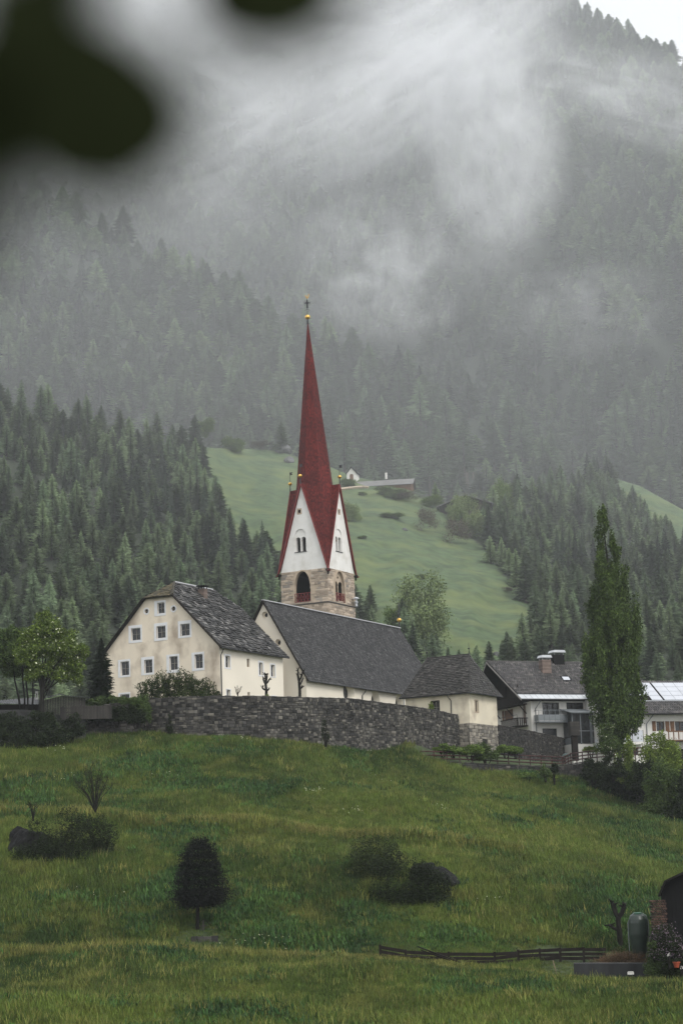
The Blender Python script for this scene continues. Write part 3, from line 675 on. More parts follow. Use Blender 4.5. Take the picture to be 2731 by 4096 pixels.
# cut stone arch surrounds
def grow(poly, g):
    xm = sum(p[0] for p in poly)/len(poly); zt = max(p[1] for p in poly); zb_ = min(p[1] for p in poly)
    return [(p[0]+(g if p[0] > xm+1e-6 else -g if p[0] < xm-1e-6 else 0), p[1]+(g*1.1*(p[1]-zb_)/(zt-zb_) if p[1] > zb_+.01 else 0)) for p in poly]
for poly, P in ((bellF, FRONT), (bellS, SIDE)):
    a = MB(); ring(a, P, poly, grow(poly, .16), -.01, .055); a.build('arch_surround', M_tmort, tower)
led = MB(); e = .16
for (a, b) in (((-S-e, -e, zl-.12), (e, 0, zl)), ((0, 0, zl-.12), (e, S+e, zl)), ((-S-e, S, zl-.12), (0, S+e, zl)), ((-S-e, 0, zl-.12), (-S, S, zl))): led.box(a, b)
led.build('string_course', mat('wet_ledge', (.05,.047,.043), .6), tower)
# railings
def railing(P, u0, u1, z0, h):
    a = MB()
    for v in (z0+.1, z0+h): bar(a, P, u0, u1, v-.04, v+.04, -.06, .02)
    for k in range(6): u = u0+(u1-u0)*k/5; bar(a, P, u-.025, u+.025, z0, z0+h, -.05, .01)
    rl = a.build('railing', M_redu, tower); n = 5
    for k in range(n):
        ua, ub = u0+(u1-u0)*k/n, u0+(u1-u0)*(k+1)/n
        for s_ in (0, 1):
            p, q = Vector(P(ua if s_ else ub, z0+.12, -.02)), Vector(P(ub if s_ else ua, z0+h-.04, -.02))
            MB().tube([p, q], .028, 4).build('rail_bar', M_redu, rl)
railing(FRONT, b0[0], b1[0], zl+.25, tfr(690, 1390)[1]-tfr(690, 1550)[1]); railing(SIDE, sc0, sc1, zl+.25, 1.15)
# tracery of the side window
tr = MB(); um = (sc0+sc1)/2; zt = max(p[1] for p in bellS); Pd = lambda u, v, d: SIDE(u, v, d-.3)
rr = (sc1-sc0)/2
lan1, lan2 = arch(sc0+.12, um-.07, zl+.2, zt-1.35, False), arch(um+.07, sc1-.12, zl+.2, zt-1.35, False)
panel(tr, [p for p in bellS], [lan1, lan2, circ((um, zt-.85), .2, 12)], Pd, .12); tr.build('tracery', M_tmort, tower)
MB().lathe([(.13, -.1), (.09, .05), (.07, .1), (.07, 1.6), (.12, 1.75), (.14, 1.85)], Pd(um, zl+.9, -.06), 8).build('column', M_tstone, tower)
# white box on the jamb
a = MB(); q = tfr(655, 1293); bar(a, FRONT, q[0]-.07, q[0]+.07, q[1]-.12, q[1]+.12, -.5, -.4); a.build('white_box', M_white, tower)
# chimney-like lamp cowl on the ledge
q = tsd(1420, 1600); MB().lathe([(.2,0),(.2,.15),(.13,.25),(.3,.6),(.13,.75),(.13,.95),(.52,1.05),(.3,1.22),(.04,1.32)], (.55, q[0]+.25, zl-.05), 10).build('cowl', M_zinc, tower)
# gables ------------------------------------------------------------
H = gz_
wF = [tfr(402, 670), tfr(612, 655)]; gtop = tfr(505, 250)[1]
def gable(P, u0, u1, ucen, wmid, sq, name='gable_wall'):
    wl = .72; l1 = arch(wmid-.78, wmid-.08, wF[0][1], wF[0][1]+2.05, False); l2 = arch(wmid+.08, wmid+.78, wF[0][1], wF[0][1]+2.05, False)
    rim = arch(wmid-.86, wmid+.86, wF[0][1]-.02, gtop, False)
    m = MB(); panel(m, [(u0+.05, .0), (u1-.05, .0), (ucen, H)], [rim, rect((sq[0]-.2, sq[1]-.24), (sq[0]+.2, sq[1]+.24))], P, .12)
    g = m.build(name, M_tower_white, tower)
    m = MB(); panel(m, rim, [l1, l2], lambda u, v, d: P(u, v, d-.12), .5); m.build('niche', M_tower_white, g)
    m = MB()
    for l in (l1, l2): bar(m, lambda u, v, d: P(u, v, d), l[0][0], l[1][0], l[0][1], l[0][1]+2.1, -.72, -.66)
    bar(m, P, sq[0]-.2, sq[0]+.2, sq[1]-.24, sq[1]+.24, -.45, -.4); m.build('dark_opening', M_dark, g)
    c = Vector(P(wmid, wF[0][1], -.3)); MB().lathe([(.1,0),(.13,.05),(.08,.12),(.08,1.35),(.13,1.5),(.16,1.62)], c, 8).build('column', M_tmort, g)
    m = MB(); bar(m, P, wmid-.95, wmid+.95, wF[0][1]-.1, wF[0][1]-.002, -.2, .08); m.build('sill', M_iron, g)
    m = MB(); ring(m, P, rect((sq[0]-.2, sq[1]-.24), (sq[0]+.2, sq[1]+.24)), rect((sq[0]-.36, sq[1]-.42), (sq[0]+.36, sq[1]+.42)), -.1, .03); m.build('stone_frame', M_tmort, g)
sqF = TF.fr(c1(431, 1560)); sqS = TF.sd(c1(700, 1565))
gable(FRONT, -S, 0, -S/2, (wF[0][0]+wF[1][0])/2, sqF); gable(SIDE, 0, S, S/2, tsd(1185, 500)[0], (S/2, sqF[1]))
gable(lambda u, v, d: (-S-d, u, v), 0, S, S/2, S/2, (S/2, sqF[1])); gable(lambda u, v, d: (u, S+d, v), -S, 0, -S/2, -S/2, (-S/2, sqF[1]))
# spire -----------------------------------------------------------------
ax = Vector((-S/2, S/2, 0))
tip = TF.hit(c1(479, 232), (math.sin(YAW)*0+0, 1, 0), (0, S/2, 0)); zt_ = tip.z; tipx = Vector((-S/2, S/2, zt_)); print('tip', tip, S)
tipx = Vector((-S/2+(tip.x+S/2)*.6, S/2, zt_))
RO = 2.62; ov = .28
mids = [Vector((0, -1, 0)), Vector((1, 0, 0)), Vector((0, 1, 0)), Vector((-1, 0, 0))]
spw = MB(); polys = []
apex = [ax+m_*(S/2+ov)+Vector((0, 0, H+.12)) for m_ in mids]; mr_ = [ax+m_*RO+Vector((0, 0, H+.12)) for m_ in mids]
for i in range(4):
    j = (i+1) % 4; dg = (mids[i]+mids[j]).normalized(); dc = ax+dg*RO+Vector((0, 0, H+.12)); B = ax+(mids[i]+mids[j])*(S/2+ov*.95)+Vector((0, 0, -.35))
    Bi = B+mids[j]*-.16; Bj = B+mids[i]*-.16
    polys += [[Bi, apex[i], mr_[i]], [Bi, mr_[i], dc, B], [B, dc, mr_[j], Bj], [Bj, mr_[j], apex[j]]]
    top1 = tipx
    polys += [[mr_[i], tipx, dc], [dc, tipx, mr_[j]]]
for p in polys: spw.add([tuple(q) for q in p], [tuple(range(len(p)))])
spo = spw.build('spire_roof', M_red, tower)
sp = []
for p in polys:
    nn = (p[1]-p[0]).cross(p[2]-p[0])
    if nn.length < 1e-4: continue
    sp += roof_pieces(p, .24, .19, .035, jit=.12, lift=.0, over=1.2)
place_pieces(sp, 'shingle', M_red, spo, 'wedge', 0)
# verge boards along the gable rakes, flicking out at the foot
for i in range(4):
    j = (i+1) % 4; k = (i+3) % 4
    for other in (j, k):
        foot = ax+mids[i]*(S/2+ov)+mids[other]*(S/2+ov)+Vector((0, 0, -.45))
        tp = apex[i]; n = 10
        pts = [foot+mids[other]*.30+Vector((0, 0, -.02)), foot+mids[other]*.04+Vector((0, 0, .12))]+[foot.lerp(tp, (q+1)/n) for q in range(n)]
        MB().tube(pts, [.1]+[.075]*(len(pts)-1), 5).build('verge', M_redu, spo)
for i in range(4):
    j = (i+1) % 4; c = ax+(mids[i]+mids[j])*(S/2+.16)+Vector((0, 0, -.95))
    MB().lathe([(.06, 0), (.17, .14), (.1, .3), (.26, .45), (.36, .62), (.3, .75)], c, 8).build('gutter_spout', M_wood, tower)
def ball(c, r, par): 
    pr = [(r*math.sin(t*math.pi/10), -r*math.cos(t*math.pi/10)*.95) for t in range(11)]; pr[0] = (.01, -r*.95); pr[-1] = (.01, r*.95)
    return MB().lathe(pr, c, 18).build('gilded_ball', M_gold, par, smooth=True)
for i in range(4):
    f = MB().tube([apex[i]+Vector((0, 0, -.1)), apex[i]+Vector((0, 0, .85))], [.1, .05], 6).tube([apex[i]+Vector((0, 0, 1.3)), apex[i]+Vector((0, 0, 2.7))], .03, 5)
    q = apex[i]+Vector((0, 0, 2.6)); f.prism([(q.x, q.z-.35), (q.x+.45, q.z-.3), (q.x+.3, q.z-.12), (q.x+.48, q.z+.06), (q.x, q.z+.05)], q.y-.015, q.y+.015)
    fo = f.build('finial', M_iron, tower); ball(apex[i]+Vector((0, 0, 1.02)), .28, fo)
tf = MB(); T = tipx
tf.lathe([(.16, -.5), (.12, .1), (.1, .3)], T, 8); zb_ = TF.hit(c1(478, 208), (0, 1, 0), (0, S/2, 0)).z; zc = TF.hit(c1(476, 110), (0, 1, 0), (0, S/2, 0)).z; ztp = TF.hit(c1(475, 72), (0, 1, 0), (0, S/2, 0)).z
tf.tube([T, (T.x, T.y, ztp)], .045, 6)
Cc = Vector((T.x, T.y, zc)); ex_ = TF.Rt @ Vector((1, 0, 0))
for s_ in (-1, 1):
    tf.tube([Cc, Cc+ex_*s_*.42], .035, 5)
    for (h0, h1, rx) in ((.04, .25, .42), (-.04, -.25, .42), (.9, .75, .2), (-.95, -1.15, .22), (.1, .42, .25), (-.1, -.42, .25)):
        tf.tube([Cc+Vector((0, 0, h0)), Cc+ex_*s_*rx*.6+Vector((0, 0, h0)), Cc+ex_*s_*rx*1.35+Vector((0, 0, (h0+h1)/2)), Cc+ex_*s_*rx*1.15+Vector((0, 0, h1))], .028, 5)
tf.box((T.x-.09, T.y-.09, zc-.75), (T.x+.09, T.y+.09, zc+.45)); cr = tf.build('spire_cross', M_iron, tower)
ball((T.x, T.y, zb_), .37, cr)
ck = MB(); z = ztp
ck.prism([(T.x, z), (T.x+.16, z+.12), (T.x+.22, z+.42), (T.x+.36, z+.45), (T.x+.2, z+.02), (T.x+.05, z-.2), (T.x-.1, z-.12), (T.x-.3, z+.42), (T.x-.13, z+.32)], T.y-.03, T.y+.03); ck.build('weathercock', M_gold, cr)

# ================================================================== church nave
NY = 238.0
NF = Frame(pix(*c3(537, 690), NY), YAW)
ap = NF.hit(c3(205, 108), (0, 1, 0)); Wn = -2*ap.x; Hn = ap.z
rend = NF.sd(c3(1268, 318), -Wn/2); Ln = rend[0]
print('nave W %.1f H %.1f L %.1f ridge z %.2f %.2f' % (Wn, Hn, Ln, Hn, rend[1]))
church = empty('church', NF.O, YAW, 'long cream church with a steep dark shingled roof in front of the bell tower', 'church')
zB = -9.0
m = MB(); h1 = NF.fr(c3(215, 216)); h2 = NF.fr(c3(317, 432))
ho1, ho2 = circ(h1, .42, 14), circ(h2, .42, 14)
panel(m, [(-Wn, zB), (0, zB), (0, 0), (-Wn/2, Hn-.12), (-Wn, 0)], [ho1, ho2], FRONT, .3)
m.build('gable_wall', M_cream, church)
for h in (h1, h2):
    g = MB(); g.add([FRONT(h[0]+.42*math.cos(t*.449), h[1]+.42*math.sin(t*.449), -.3) for t in range(14)], [tuple(range(14))])
    g.add([FRONT(h[0]+.1+.2*math.cos(t*.7), h[1]-.05+.2*math.sin(t*.7), -.29) for t in range(9)], [tuple(range(9))])
    rw = MB(); ring(rw, FRONT, circ(h, .42, 14), circ(h, .50, 14), -.01, .02); ww = rw.build('round_window', M_cream, church)
    MB().add([FRONT(h[0]+.42*math.cos(t*.449), h[1]+.42*math.sin(t*.449), -.3) for t in range(14)], [tuple(range(14))]).build('reveal', M_peach, ww)
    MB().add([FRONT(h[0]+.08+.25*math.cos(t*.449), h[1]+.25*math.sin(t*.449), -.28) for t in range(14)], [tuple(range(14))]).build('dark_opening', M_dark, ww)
ov_ = NF.sd(c3(873, 820)); y1, y2, y3 = NF.sd(c3(1080, 830))[0], NF.sd(c3(1268, 870))[0], NF.sd(c3(873, 815))[0]
ztop2 = NF.sd(c3(1085, 802))[1]
L1 = Ln; ovr = circ((y3, ov_[1]-.1), 1.45, 20); a1 = arch(y1-1.3, y1+1.3, ztop2-4.5, ztop2); a2 = arch(y2-1.3, y2+1.3, ztop2-4.5, ztop2)
m = MB(); panel(m, [(0, zB), (L1, zB), (L1, 0), (0, 0)], [ovr, a1, a2], SIDE, .0)
apse = [(0, L1), (-.3*Wn, L1+.42*Wn), (-.7*Wn, L1+.42*Wn), (-Wn, L1)]
for (a, b) in zip(apse[:-1], apse[1:]): m.add([(a[0], a[1], zB), (b[0], b[1], zB), (b[0], b[1], 0), (a[0], a[1], 0)], [(0, 1, 2, 3)])
m.add([(-Wn, 0, zB), (-Wn, L1, zB), (-Wn, L1, 0), (-Wn, 0, 0)], [(3, 2, 1, 0)])
m.build('nave_wall', M_cream, church)
def splay(poly, sc_, nm):
    cxm = sum(p[0] for p in poly)/len(poly); czm = sum(p[1] for p in poly)/len(poly); inn_ = [(cxm+(p[0]-cxm)*sc_, czm+(p[1]-czm)*sc_) for p in poly]; n = len(poly)
    w0 = MB(); w0.add([SIDE(u, v, 0) for u, v in poly]+[SIDE(u, v, -.7) for u, v in inn_], [(i, (i+1) % n, n+(i+1) % n, n+i) for i in range(n)])
    wo = w0.build(nm, M_cream, church); MB().add([SIDE(u, v, -.69) for u, v in inn_], [tuple(range(n))]).build('pane', M_glass, wo)
    g = MB(); u0, u1 = min(p[0] for p in inn_), max(p[0] for p in inn_); v0, v1 = min(p[1] for p in inn_), max(p[1] for p in inn_)
    for k in range(1, 4): bar(g, SIDE, u0+(u1-u0)*k/4-.02, u0+(u1-u0)*k/4+.02, v0+.3, v1-.3, -.67, -.64)
    g.build('lead_lattice', M_iron, wo)
splay(ovr, .62, 'round_window'); splay(a1, .6, 'pointed_window'); splay(a2, .6, 'pointed_window')
# roof: planes
e = .45; ez = -Hn/(Wn/2)*e*.8
rid0, rid1 = Vector((-Wn/2, -.28, Hn+.08)), Vector((-Wn/2, L1, Hn+.08))
E0, E1 = Vector((e, -.28, ez)), Vector((e, L1+.1, ez)); W0, W1 = Vector((-Wn-e, -.28, ez)), Vector((-Wn-e, L1+.1, ez))
A1, A2 = Vector((-.3*Wn+.2, L1+.42*Wn+.45, ez)), Vector((-.7*Wn-.2, L1+.42*Wn+.45, ez))
npol = [[E0, E1, rid1, rid0], [E1, A1, rid1], [A1, A2, rid1], [A2, W1, rid1], [W1, W0, rid0, rid1]]
rf = MB()
for p in npol:
    nn = (p[1]-p[0]).cross(p[2]-p[0]); nn = nn if nn.z > 0 else -nn; rf.slab(p, nn, .14)
rfo = rf.build('nave_roof', M_deck, church)
sp = []
for p in npol[:3]: sp += roof_pieces(p, .30, .24, .045, jit=.2, lift=.005, over=1.3)
place_pieces(sp, 'shingle', M_shing, rfo, 'wedge', 0)
MB().box((-Wn/2-.16, -.3, Hn+.09), (-Wn/2+.16, L1+.1, Hn+.2)).build('ridge_cap', M_ridge, church)
vg = MB()
for s_, E_ in ((1, E0), (-1, W0)): vg.tube([E_+Vector((0, -.04, -.05)), rid0+Vector((0, -.04, -.02))], .1, 4)
vg.build('verge_board', M_wood, church)
MB().tube([E0+Vector((.06, 0, -.08)), E1+Vector((.06, 0, -.08))], .08, 6).build('gutter', M_iron, church)
dp = NF.sd(c3(970, 800))[0]; MB().tube([(e, dp+.35, ez-.1), (e-.05, dp+.3, ez-.4), (.1, dp, ez-.9), (.1, dp, zB)], .07, 6).build('downpipe', M_iron, church)
fb = MB(); q = NF.sd(c3(1265, 255), -Wn/2)[1]; q2 = NF.sd(c3(1258, 115), -Wn/2)[1]
fb.tube([rid1+Vector((0, 0, 0)), (rid1.x, rid1.y, q2)], [.10, .055], 6)
for s_ in (-1, 1): fb.tube([(rid1.x, rid1.y, q2-.45), Vector((rid1.x, rid1.y, q2-.45))+ex_*s_*.3], .03, 5); fb.tube([Vector((rid1.x, rid1.y, q2-1.7)), Vector((rid1.x, rid1.y, q2-1.5))+ex_*s_*.25, Vector((rid1.x, rid1.y, q2-1.35))+ex_*s_*.1], .03, 5)
fo = fb.build('roof_finial', M_iron, church); ball((rid1.x, rid1.y, q), .32, fo)

# ================================================================== gabled house
HY = 224.0
HF = Frame(pix(*c2(919, 512), HY), YAW)
Wh = -HF.fr(c2(114, 565))[0]; hz = HF.fr(c2(608, 178))[1]; hl = HF.fr(c2(435, 195)); hr = HF.fr(c2(606, 180))
xm = -Wh/2; rt0 = HF.sd(c2(606, 90), xm); rt1 = HF.sd(c2(873, 150), xm); Lh = HF.sd(c2(1360, 590))[0]; hzc = HF.sd(c2(1066, 272), xm)
print('house W %.1f L %.1f hip z %.2f/%.2f  ridge y %.2f z %.2f -> y %.2f z %.2f' % (Wh, Lh, hz, hl[1], rt0[0], rt0[1], rt1[0], rt1[1]))
rz_ = (rt0[1]+rt1[1])/2; hzz = (hz+hl[1])/2
# keep the roof pitch plane through eave and ridge
pit = rz_/(Wh/2); hx = hzz/pit                         # half-hip starts hx in from the eave
house = empty('gabled_house', HF.O, YAW, 'old cream house with stained gable, small square windows and slab roof', 'house')
zG = -9.5
def hfr(a, b): return rect(HF.fr(c2(*a)), HF.fr(c2(*b)))
def hsd(a, b): return rect(HF.sd(c2(*a)), HF.sd(c2(*b)))
fw_ = [((467,218),(548,315),(488,230),(540,300)), ((288,390),(383,502),(305,408),(372,487)), ((465,374),(560,487),(482,393),(547,472)), ((632,358),(727,467),(648,378),(715,455)),
       ((215,628),(302,743),(232,640),(293,732)), ((376,610),(466,727),(397,627),(455,716)), ((552,592),(643,712),(572,604),(632,695)), ((727,577),(816,697),(747,590),(806,683)), ((218,858),(302,960),(230,868),(296,950))]
sw_ = [((952,583),(1000,693),(960,595),(994,682)), ((1110,615),(1133,680),(1111,616),(1131,678)), ((1188,630),(1229,745),(1194,643),(1222,734)), ((1270,648),(1312,752),(1276,658),(1306,745)),
       ((965,825),(1002,930),(969,832),(997,925)), ((1115,848),(1134,892),(1116,850),(1133,890)), ((1283,872),(1320,960),(1287,880),(1315,955))]
rc = [HF.fr(c2(413, 287)), HF.fr(c2(601, 270))]
holes = [hfr(a[2], a[3]) for a in fw_]+[circ(c, .27, 12) for c in rc]
m = MB(); panel(m, [(-Wh, zG), (0, zG), (0, 0), (-hx, hzz), (-Wh+hx, hzz), (-Wh, 0)], holes, FRONT, .25); m.build('front_wall', M_peach, house)
m = MB(); panel(m, [(0, zG), (Lh, zG), (Lh, 0), (0, 0)], [hsd(a[2], a[3]) for a in sw_], SIDE, .32)
m.add([(-Wh, Lh, zG), (0, Lh, zG), (0, Lh, 0), (-hx, Lh, hzz), (-Wh+hx, Lh, hzz), (-Wh, Lh, 0)], [(5, 4, 3, 2, 1, 0)]); m.add([(-Wh, 0, zG), (-Wh, Lh, zG), (-Wh, Lh, 0), (-Wh, 0, 0)], [(0, 1, 2, 3)])
m.build('side_wall', M_cream, house)
for a in fw_: window(house, FRONT, hfr(a[2], a[3]), hfr(a[0], a[1]), .2, (1, 1) if a[0][1] > 500 else (1, 1), surm=M_sur)
for k, a in enumerate(sw_): window(house, SIDE, hsd(a[2], a[3]), hsd(a[0], a[1]) if k not in (1, 5) else None, .26, (1, 1), surm=M_sur if k not in (1, 5) else M_wood2)
for c in rc:
    a = MB(); ring(a, FRONT, circ(c, .27, 16), circ(c, .42, 16), -.01, .03); o = a.build('round_window', M_sur, house)
    MB().add([FRONT(*p, -.2) for p in circ(c, .3, 12)], [tuple(range(12))]).build('pane', M_glass, o)
    g = MB(); bar(g, FRONT, c[0]-.02, c[0]+.02, c[1]-.26, c[1]+.26, -.19, -.16); bar(g, FRONT, c[0]-.26, c[0]+.26, c[1]-.02, c[1]+.02, -.19, -.16); g.build('glazing_bars', M_sash, o)
e = .55; ef = .45; ez = -pit*e
def hp(x, y, z): return Vector((x, y, z))
lift = .12
R0, R1 = hp(xm, rt0[0], rz_+lift), hp(xm, rt1[0], rz_+lift)
eE0, eE1 = hp(e, -ef, ez+lift), hp(e, Lh+ef, ez+lift); eW0, eW1 = hp(-Wh-e, -ef, ez+lift), hp(-Wh-e, Lh+ef, ez+lift)
H0, H1, H0w, H1w = hp(-hx+.12, -ef, hzz+lift-.1), hp(-hx+.12, Lh+ef, hzz+lift-.1), hp(-Wh+hx-.12, -ef, hzz+lift-.1), hp(-Wh+hx-.12, Lh+ef, hzz+lift-.1)
hpol = [[eE0, eE1, H1, R1, R0, H0], [H0, R0, H0w], [H1w, R1, H1], [eW1, eW0, H0w, R0, R1, H1w]]
rf = MB()
for p in hpol:
    nn = (p[1]-p[0]).cross(p[2]-p[0]); nn = nn if nn.z > 0 else -nn; rf.slab(p, nn, .14)
rfo = rf.build('roof', M_deck, house)
sp = roof_pieces(hpol[0], .42, .52, .10, jit=.34, lift=.01, over=1.35); place_pieces(sp, 'shingle', M_slab, rfo, 'wedge', 300, HF.w)
sp = roof_pieces(hpol[1], .42, .5, .075, jit=.3, lift=.01, over=1.35); place_pieces(sp, 'mossy_shingle', M_moss, rfo, 'wedge', 300, HF.w)
sp = roof_pieces(hpol[3], .42, .52, .10, jit=.34, lift=.01, over=1.35)+roof_pieces(hpol[2], .42, .5, .075, jit=.3, lift=.01, over=1.35); place_pieces(sp, 'shingle', M_slab, rfo, 'wedge', 0, restname='back_shingles')
MB().tube([R0+Vector((0,0,.06)), R1+Vector((0,0,.06))], .11, 6).build('ridge_cap', M_ridge, house)
a = MB(); a.tube([R0+Vector((0,0,.07)), H0+Vector((0,0,.08))], .12, 5); a.build('hip_cap', M_moss, house)
a = MB()
for p, q in ((eE0, H0), (H0w, eW0)): a.tube([p+Vector((0, -.03, -.08)), q+Vector((0, -.03, -.06))], .11, 4)
a.tube([H0+Vector((0, -.03, -.06)), H0w+Vector((0, -.03, -.06))], .08, 4); a.build('verge_board', M_wood, house)
MB().tube([eE0+Vector((.05, 0, -.1)), eE1+Vector((.05, 0, -.1))], .075, 6).build('gutter', M_iron, house)
MB().tube([(e, .0, ez-.1), (e-.1, .05, ez-.25), (.12, .12, ez-.75), (.12, .12, zG)], .065, 6).build('downpipe', M_iron, house)
cp = HF.hit(c2(806, 190), (pit, 0, 1), (xm, 0, rz_)); cz = HF.sd(c2(806, 112), cp.x)[1]
a = MB()
for k in range(10): z = cp.z-.6+k*(cz-.35-cp.z+.6)/10; a.box((cp.x-.45, cp.y-.38, z+.01), (cp.x+.4, cp.y+.38, z+(cz-.35-cp.z+.6)/10-.012))
ch = a.build('chimney', M_brick, house)
a = MB()
for sx in (-.4, .33): 
    for sy in (-.35, .28): a.box((cp.x+sx, cp.y+sy, cz-.36), (cp.x+sx+.07, cp.y+sy+.07, cz-.08))
a.box((cp.x-.6, cp.y-.55, cz-.08), (cp.x+.55, cp.y+.55, cz+.03)); a.build('chimney_cap', M_deck, ch)

# ================================================================== corner chapel
KY = 242.0
KF = Frame(pix(*c4(688, 492), KY), R(-31))
Wk = -KF.fr(c4(222, 520))[0]; Lk = KF.sd(c4(893, 515))[0]
chap = empty('chapel', KF.O, R(-31), 'small cream chapel with hipped shingle roof built into the churchyard wall corner', 'chapel')
zs = KF.fr(c4(690, 722))[1]; zK = zs-4.5
r1 = KF.fr(c4(692, 222), Lk/2); r0 = KF.fr(c4(382, 245), Lk/2); print('chapel W %.1f L %.1f' % (Wk, Lk), r0, r1)
wl = rect(KF.fr(c4(420, 565)), KF.fr(c4(474, 650))); wr = rect(KF.sd(c4(735, 556)), KF.sd(c4(759, 643)))
m = MB(); panel(m, [(-Wk, zs-.5), (0, zs), (0, 0), (-Wk, 0)], [wl], FRONT, .25); panel(m, [(0, zs), (Lk, zs), (Lk, 0), (0, 0)], [wr], SIDE, .2)
m.add([(-Wk, 0, zs), (-Wk, Lk, zs), (-Wk, Lk, 0), (-Wk, 0, 0), (0, Lk, zs), (0, Lk, 0)], [(0, 1, 2, 3), (1, 4, 5, 2)]); m.build('wall', M_cream2, chap)
window(chap, FRONT, wl, rect(KF.fr(c4(410, 560)), KF.fr(c4(478, 655))), .2, (1, 1), surm=M_wood, proud=.02); window(chap, SIDE, wr, rect(KF.sd(c4(729, 548)), KF.sd(c4(764, 650))), .15, (1, 0), surm=M_tmort, proud=.03)
m = MB(); dq = KF.sd(c4(808, 895)); dz = KF.sd(c4(808, 857))[1]; door = arch(dq[0]-.62, dq[0]+.62, zK-2, dz, False)
panel(m, [(-.05, zK-2), (Lk, zK-2), (Lk, zs-.02), (-.05, zs-.02)], [door], lambda u, v, d: SIDE(u, v, d-.1), .4); m.add([(-3.5, .1, zK-2), (0-.1, .1, zK-2), (-.1, .1, zs), (-3.5, .1, zs)], [(0, 1, 2, 3)])
bs = m.build('base_wall', M_wmort, chap)
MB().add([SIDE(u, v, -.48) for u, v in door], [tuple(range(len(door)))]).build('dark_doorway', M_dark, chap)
sp = stone_pieces(lambda u, v, d: SIDE(u, v, d-.09), -.1, Lk, zK-1.0, zs, .52, .36, .10, amask(door, .05))+stone_pieces(lambda u, v, d: (u, .09-d, v), -3.2, 0, zK-1.5, zs, .5, .34, .10)
place_pieces(sp, 'stone', M_bstone, chap, 'stone', 300, KF.w)
e = .55; zr = (r0[1]+r1[1])/2; x0r, x1r = r0[0], r1[0]; ymk = Lk/2
ezz = -.12
def bell(pe0, pe1, pt0, pt1):
    # slightly kicked eaves: lower third flatter
    k = .22; m0 = pe0.lerp(pt0, k)+Vector((0, 0, -.16)); m1 = pe1.lerp(pt1, k)+Vector((0, 0, -.16)); return [pe0, pe1, m1, m0], [m0, m1, pt1, pt0]
c_ = [Vector((-Wk-e, -e, ezz)), Vector((e, -e, ezz)), Vector((e, Lk+e, ezz)), Vector((-Wk-e, Lk+e, ezz))]; Ra, Rb = Vector((x0r, ymk, zr)), Vector((x1r, ymk, zr))
kp = []
for a, b, ta, tb in ((c_[0], c_[1], Ra, Rb), (c_[1], c_[2], Rb, Rb), (c_[2], c_[3], Rb, Ra), (c_[3], c_[0], Ra, Ra)): lo_, up_ = bell(a, b, ta, tb); kp += [lo_, up_]
rf = MB(); sp = []
for p in kp:
    pp = [p[0]]; 
    for q in p[1:]:
        if (q-pp[-1]).length > 1e-4 and (q-pp[0]).length > 1e-4: pp.append(q)
    rf.slab(pp, (pp[1]-pp[0]).cross(pp[2]-pp[1]), .12); sp += roof_pieces(pp, .29, .30, .09, jit=.2, lift=.01, over=1.3)
rfo = rf.build('roof', M_deck, chap); place_pieces(sp, 'shingle', M_shing2, rfo, 'wedge', 300, KF.w)
a = MB()
for p, q in ((c_[1].lerp(Rb, .22)+Vector((0,0,-.16)), Rb), (c_[1], c_[1].lerp(Rb, .22)+Vector((0,0,-.16))), (c_[0].lerp(Ra, .22)+Vector((0,0,-.16)), Ra), (Ra, Rb)): a.tube([p+Vector((0, 0, .07)), q+Vector((0, 0, .07))], .075, 5)
a.build('hip_cap', M_shing2, chap)
a = MB()
for p in (Ra, Rb): a.tube([p, p+Vector((0, 0, 1.5))], [.04, .015], 5); a.lathe([(.01, -.14), (.14, -.04), (.14, .04), (.01, .14)], p+Vector((0, 0, .75)), 8); 
a.build('roof_spikes', M_iron, chap)
a = MB(); a.tube([c_[0]+Vector((0, -.05, -.08)), c_[1]+Vector((.05, -.05, -.08)), c_[2]+Vector((.05, 0, -.08))], .07, 5); a.build('gutter', M_iron, chap)
dx = KF.fr(c4(562, 600))[0]; MB().tube([(dx-.2, -e, -.2), (dx-.2, -e+.05, -.45), (dx, -.1, -.9), (dx, -.1, zs-1)], .06, 6).build('downpipe', M_iron, chap)
dx = KF.fr(c4(215, 550))[0]; MB().tube([(dx, -.3, -.2), (dx, -.15, -.4), (dx, -.1, -1.6)], .06, 6).build('downpipe', M_zinc, chap)
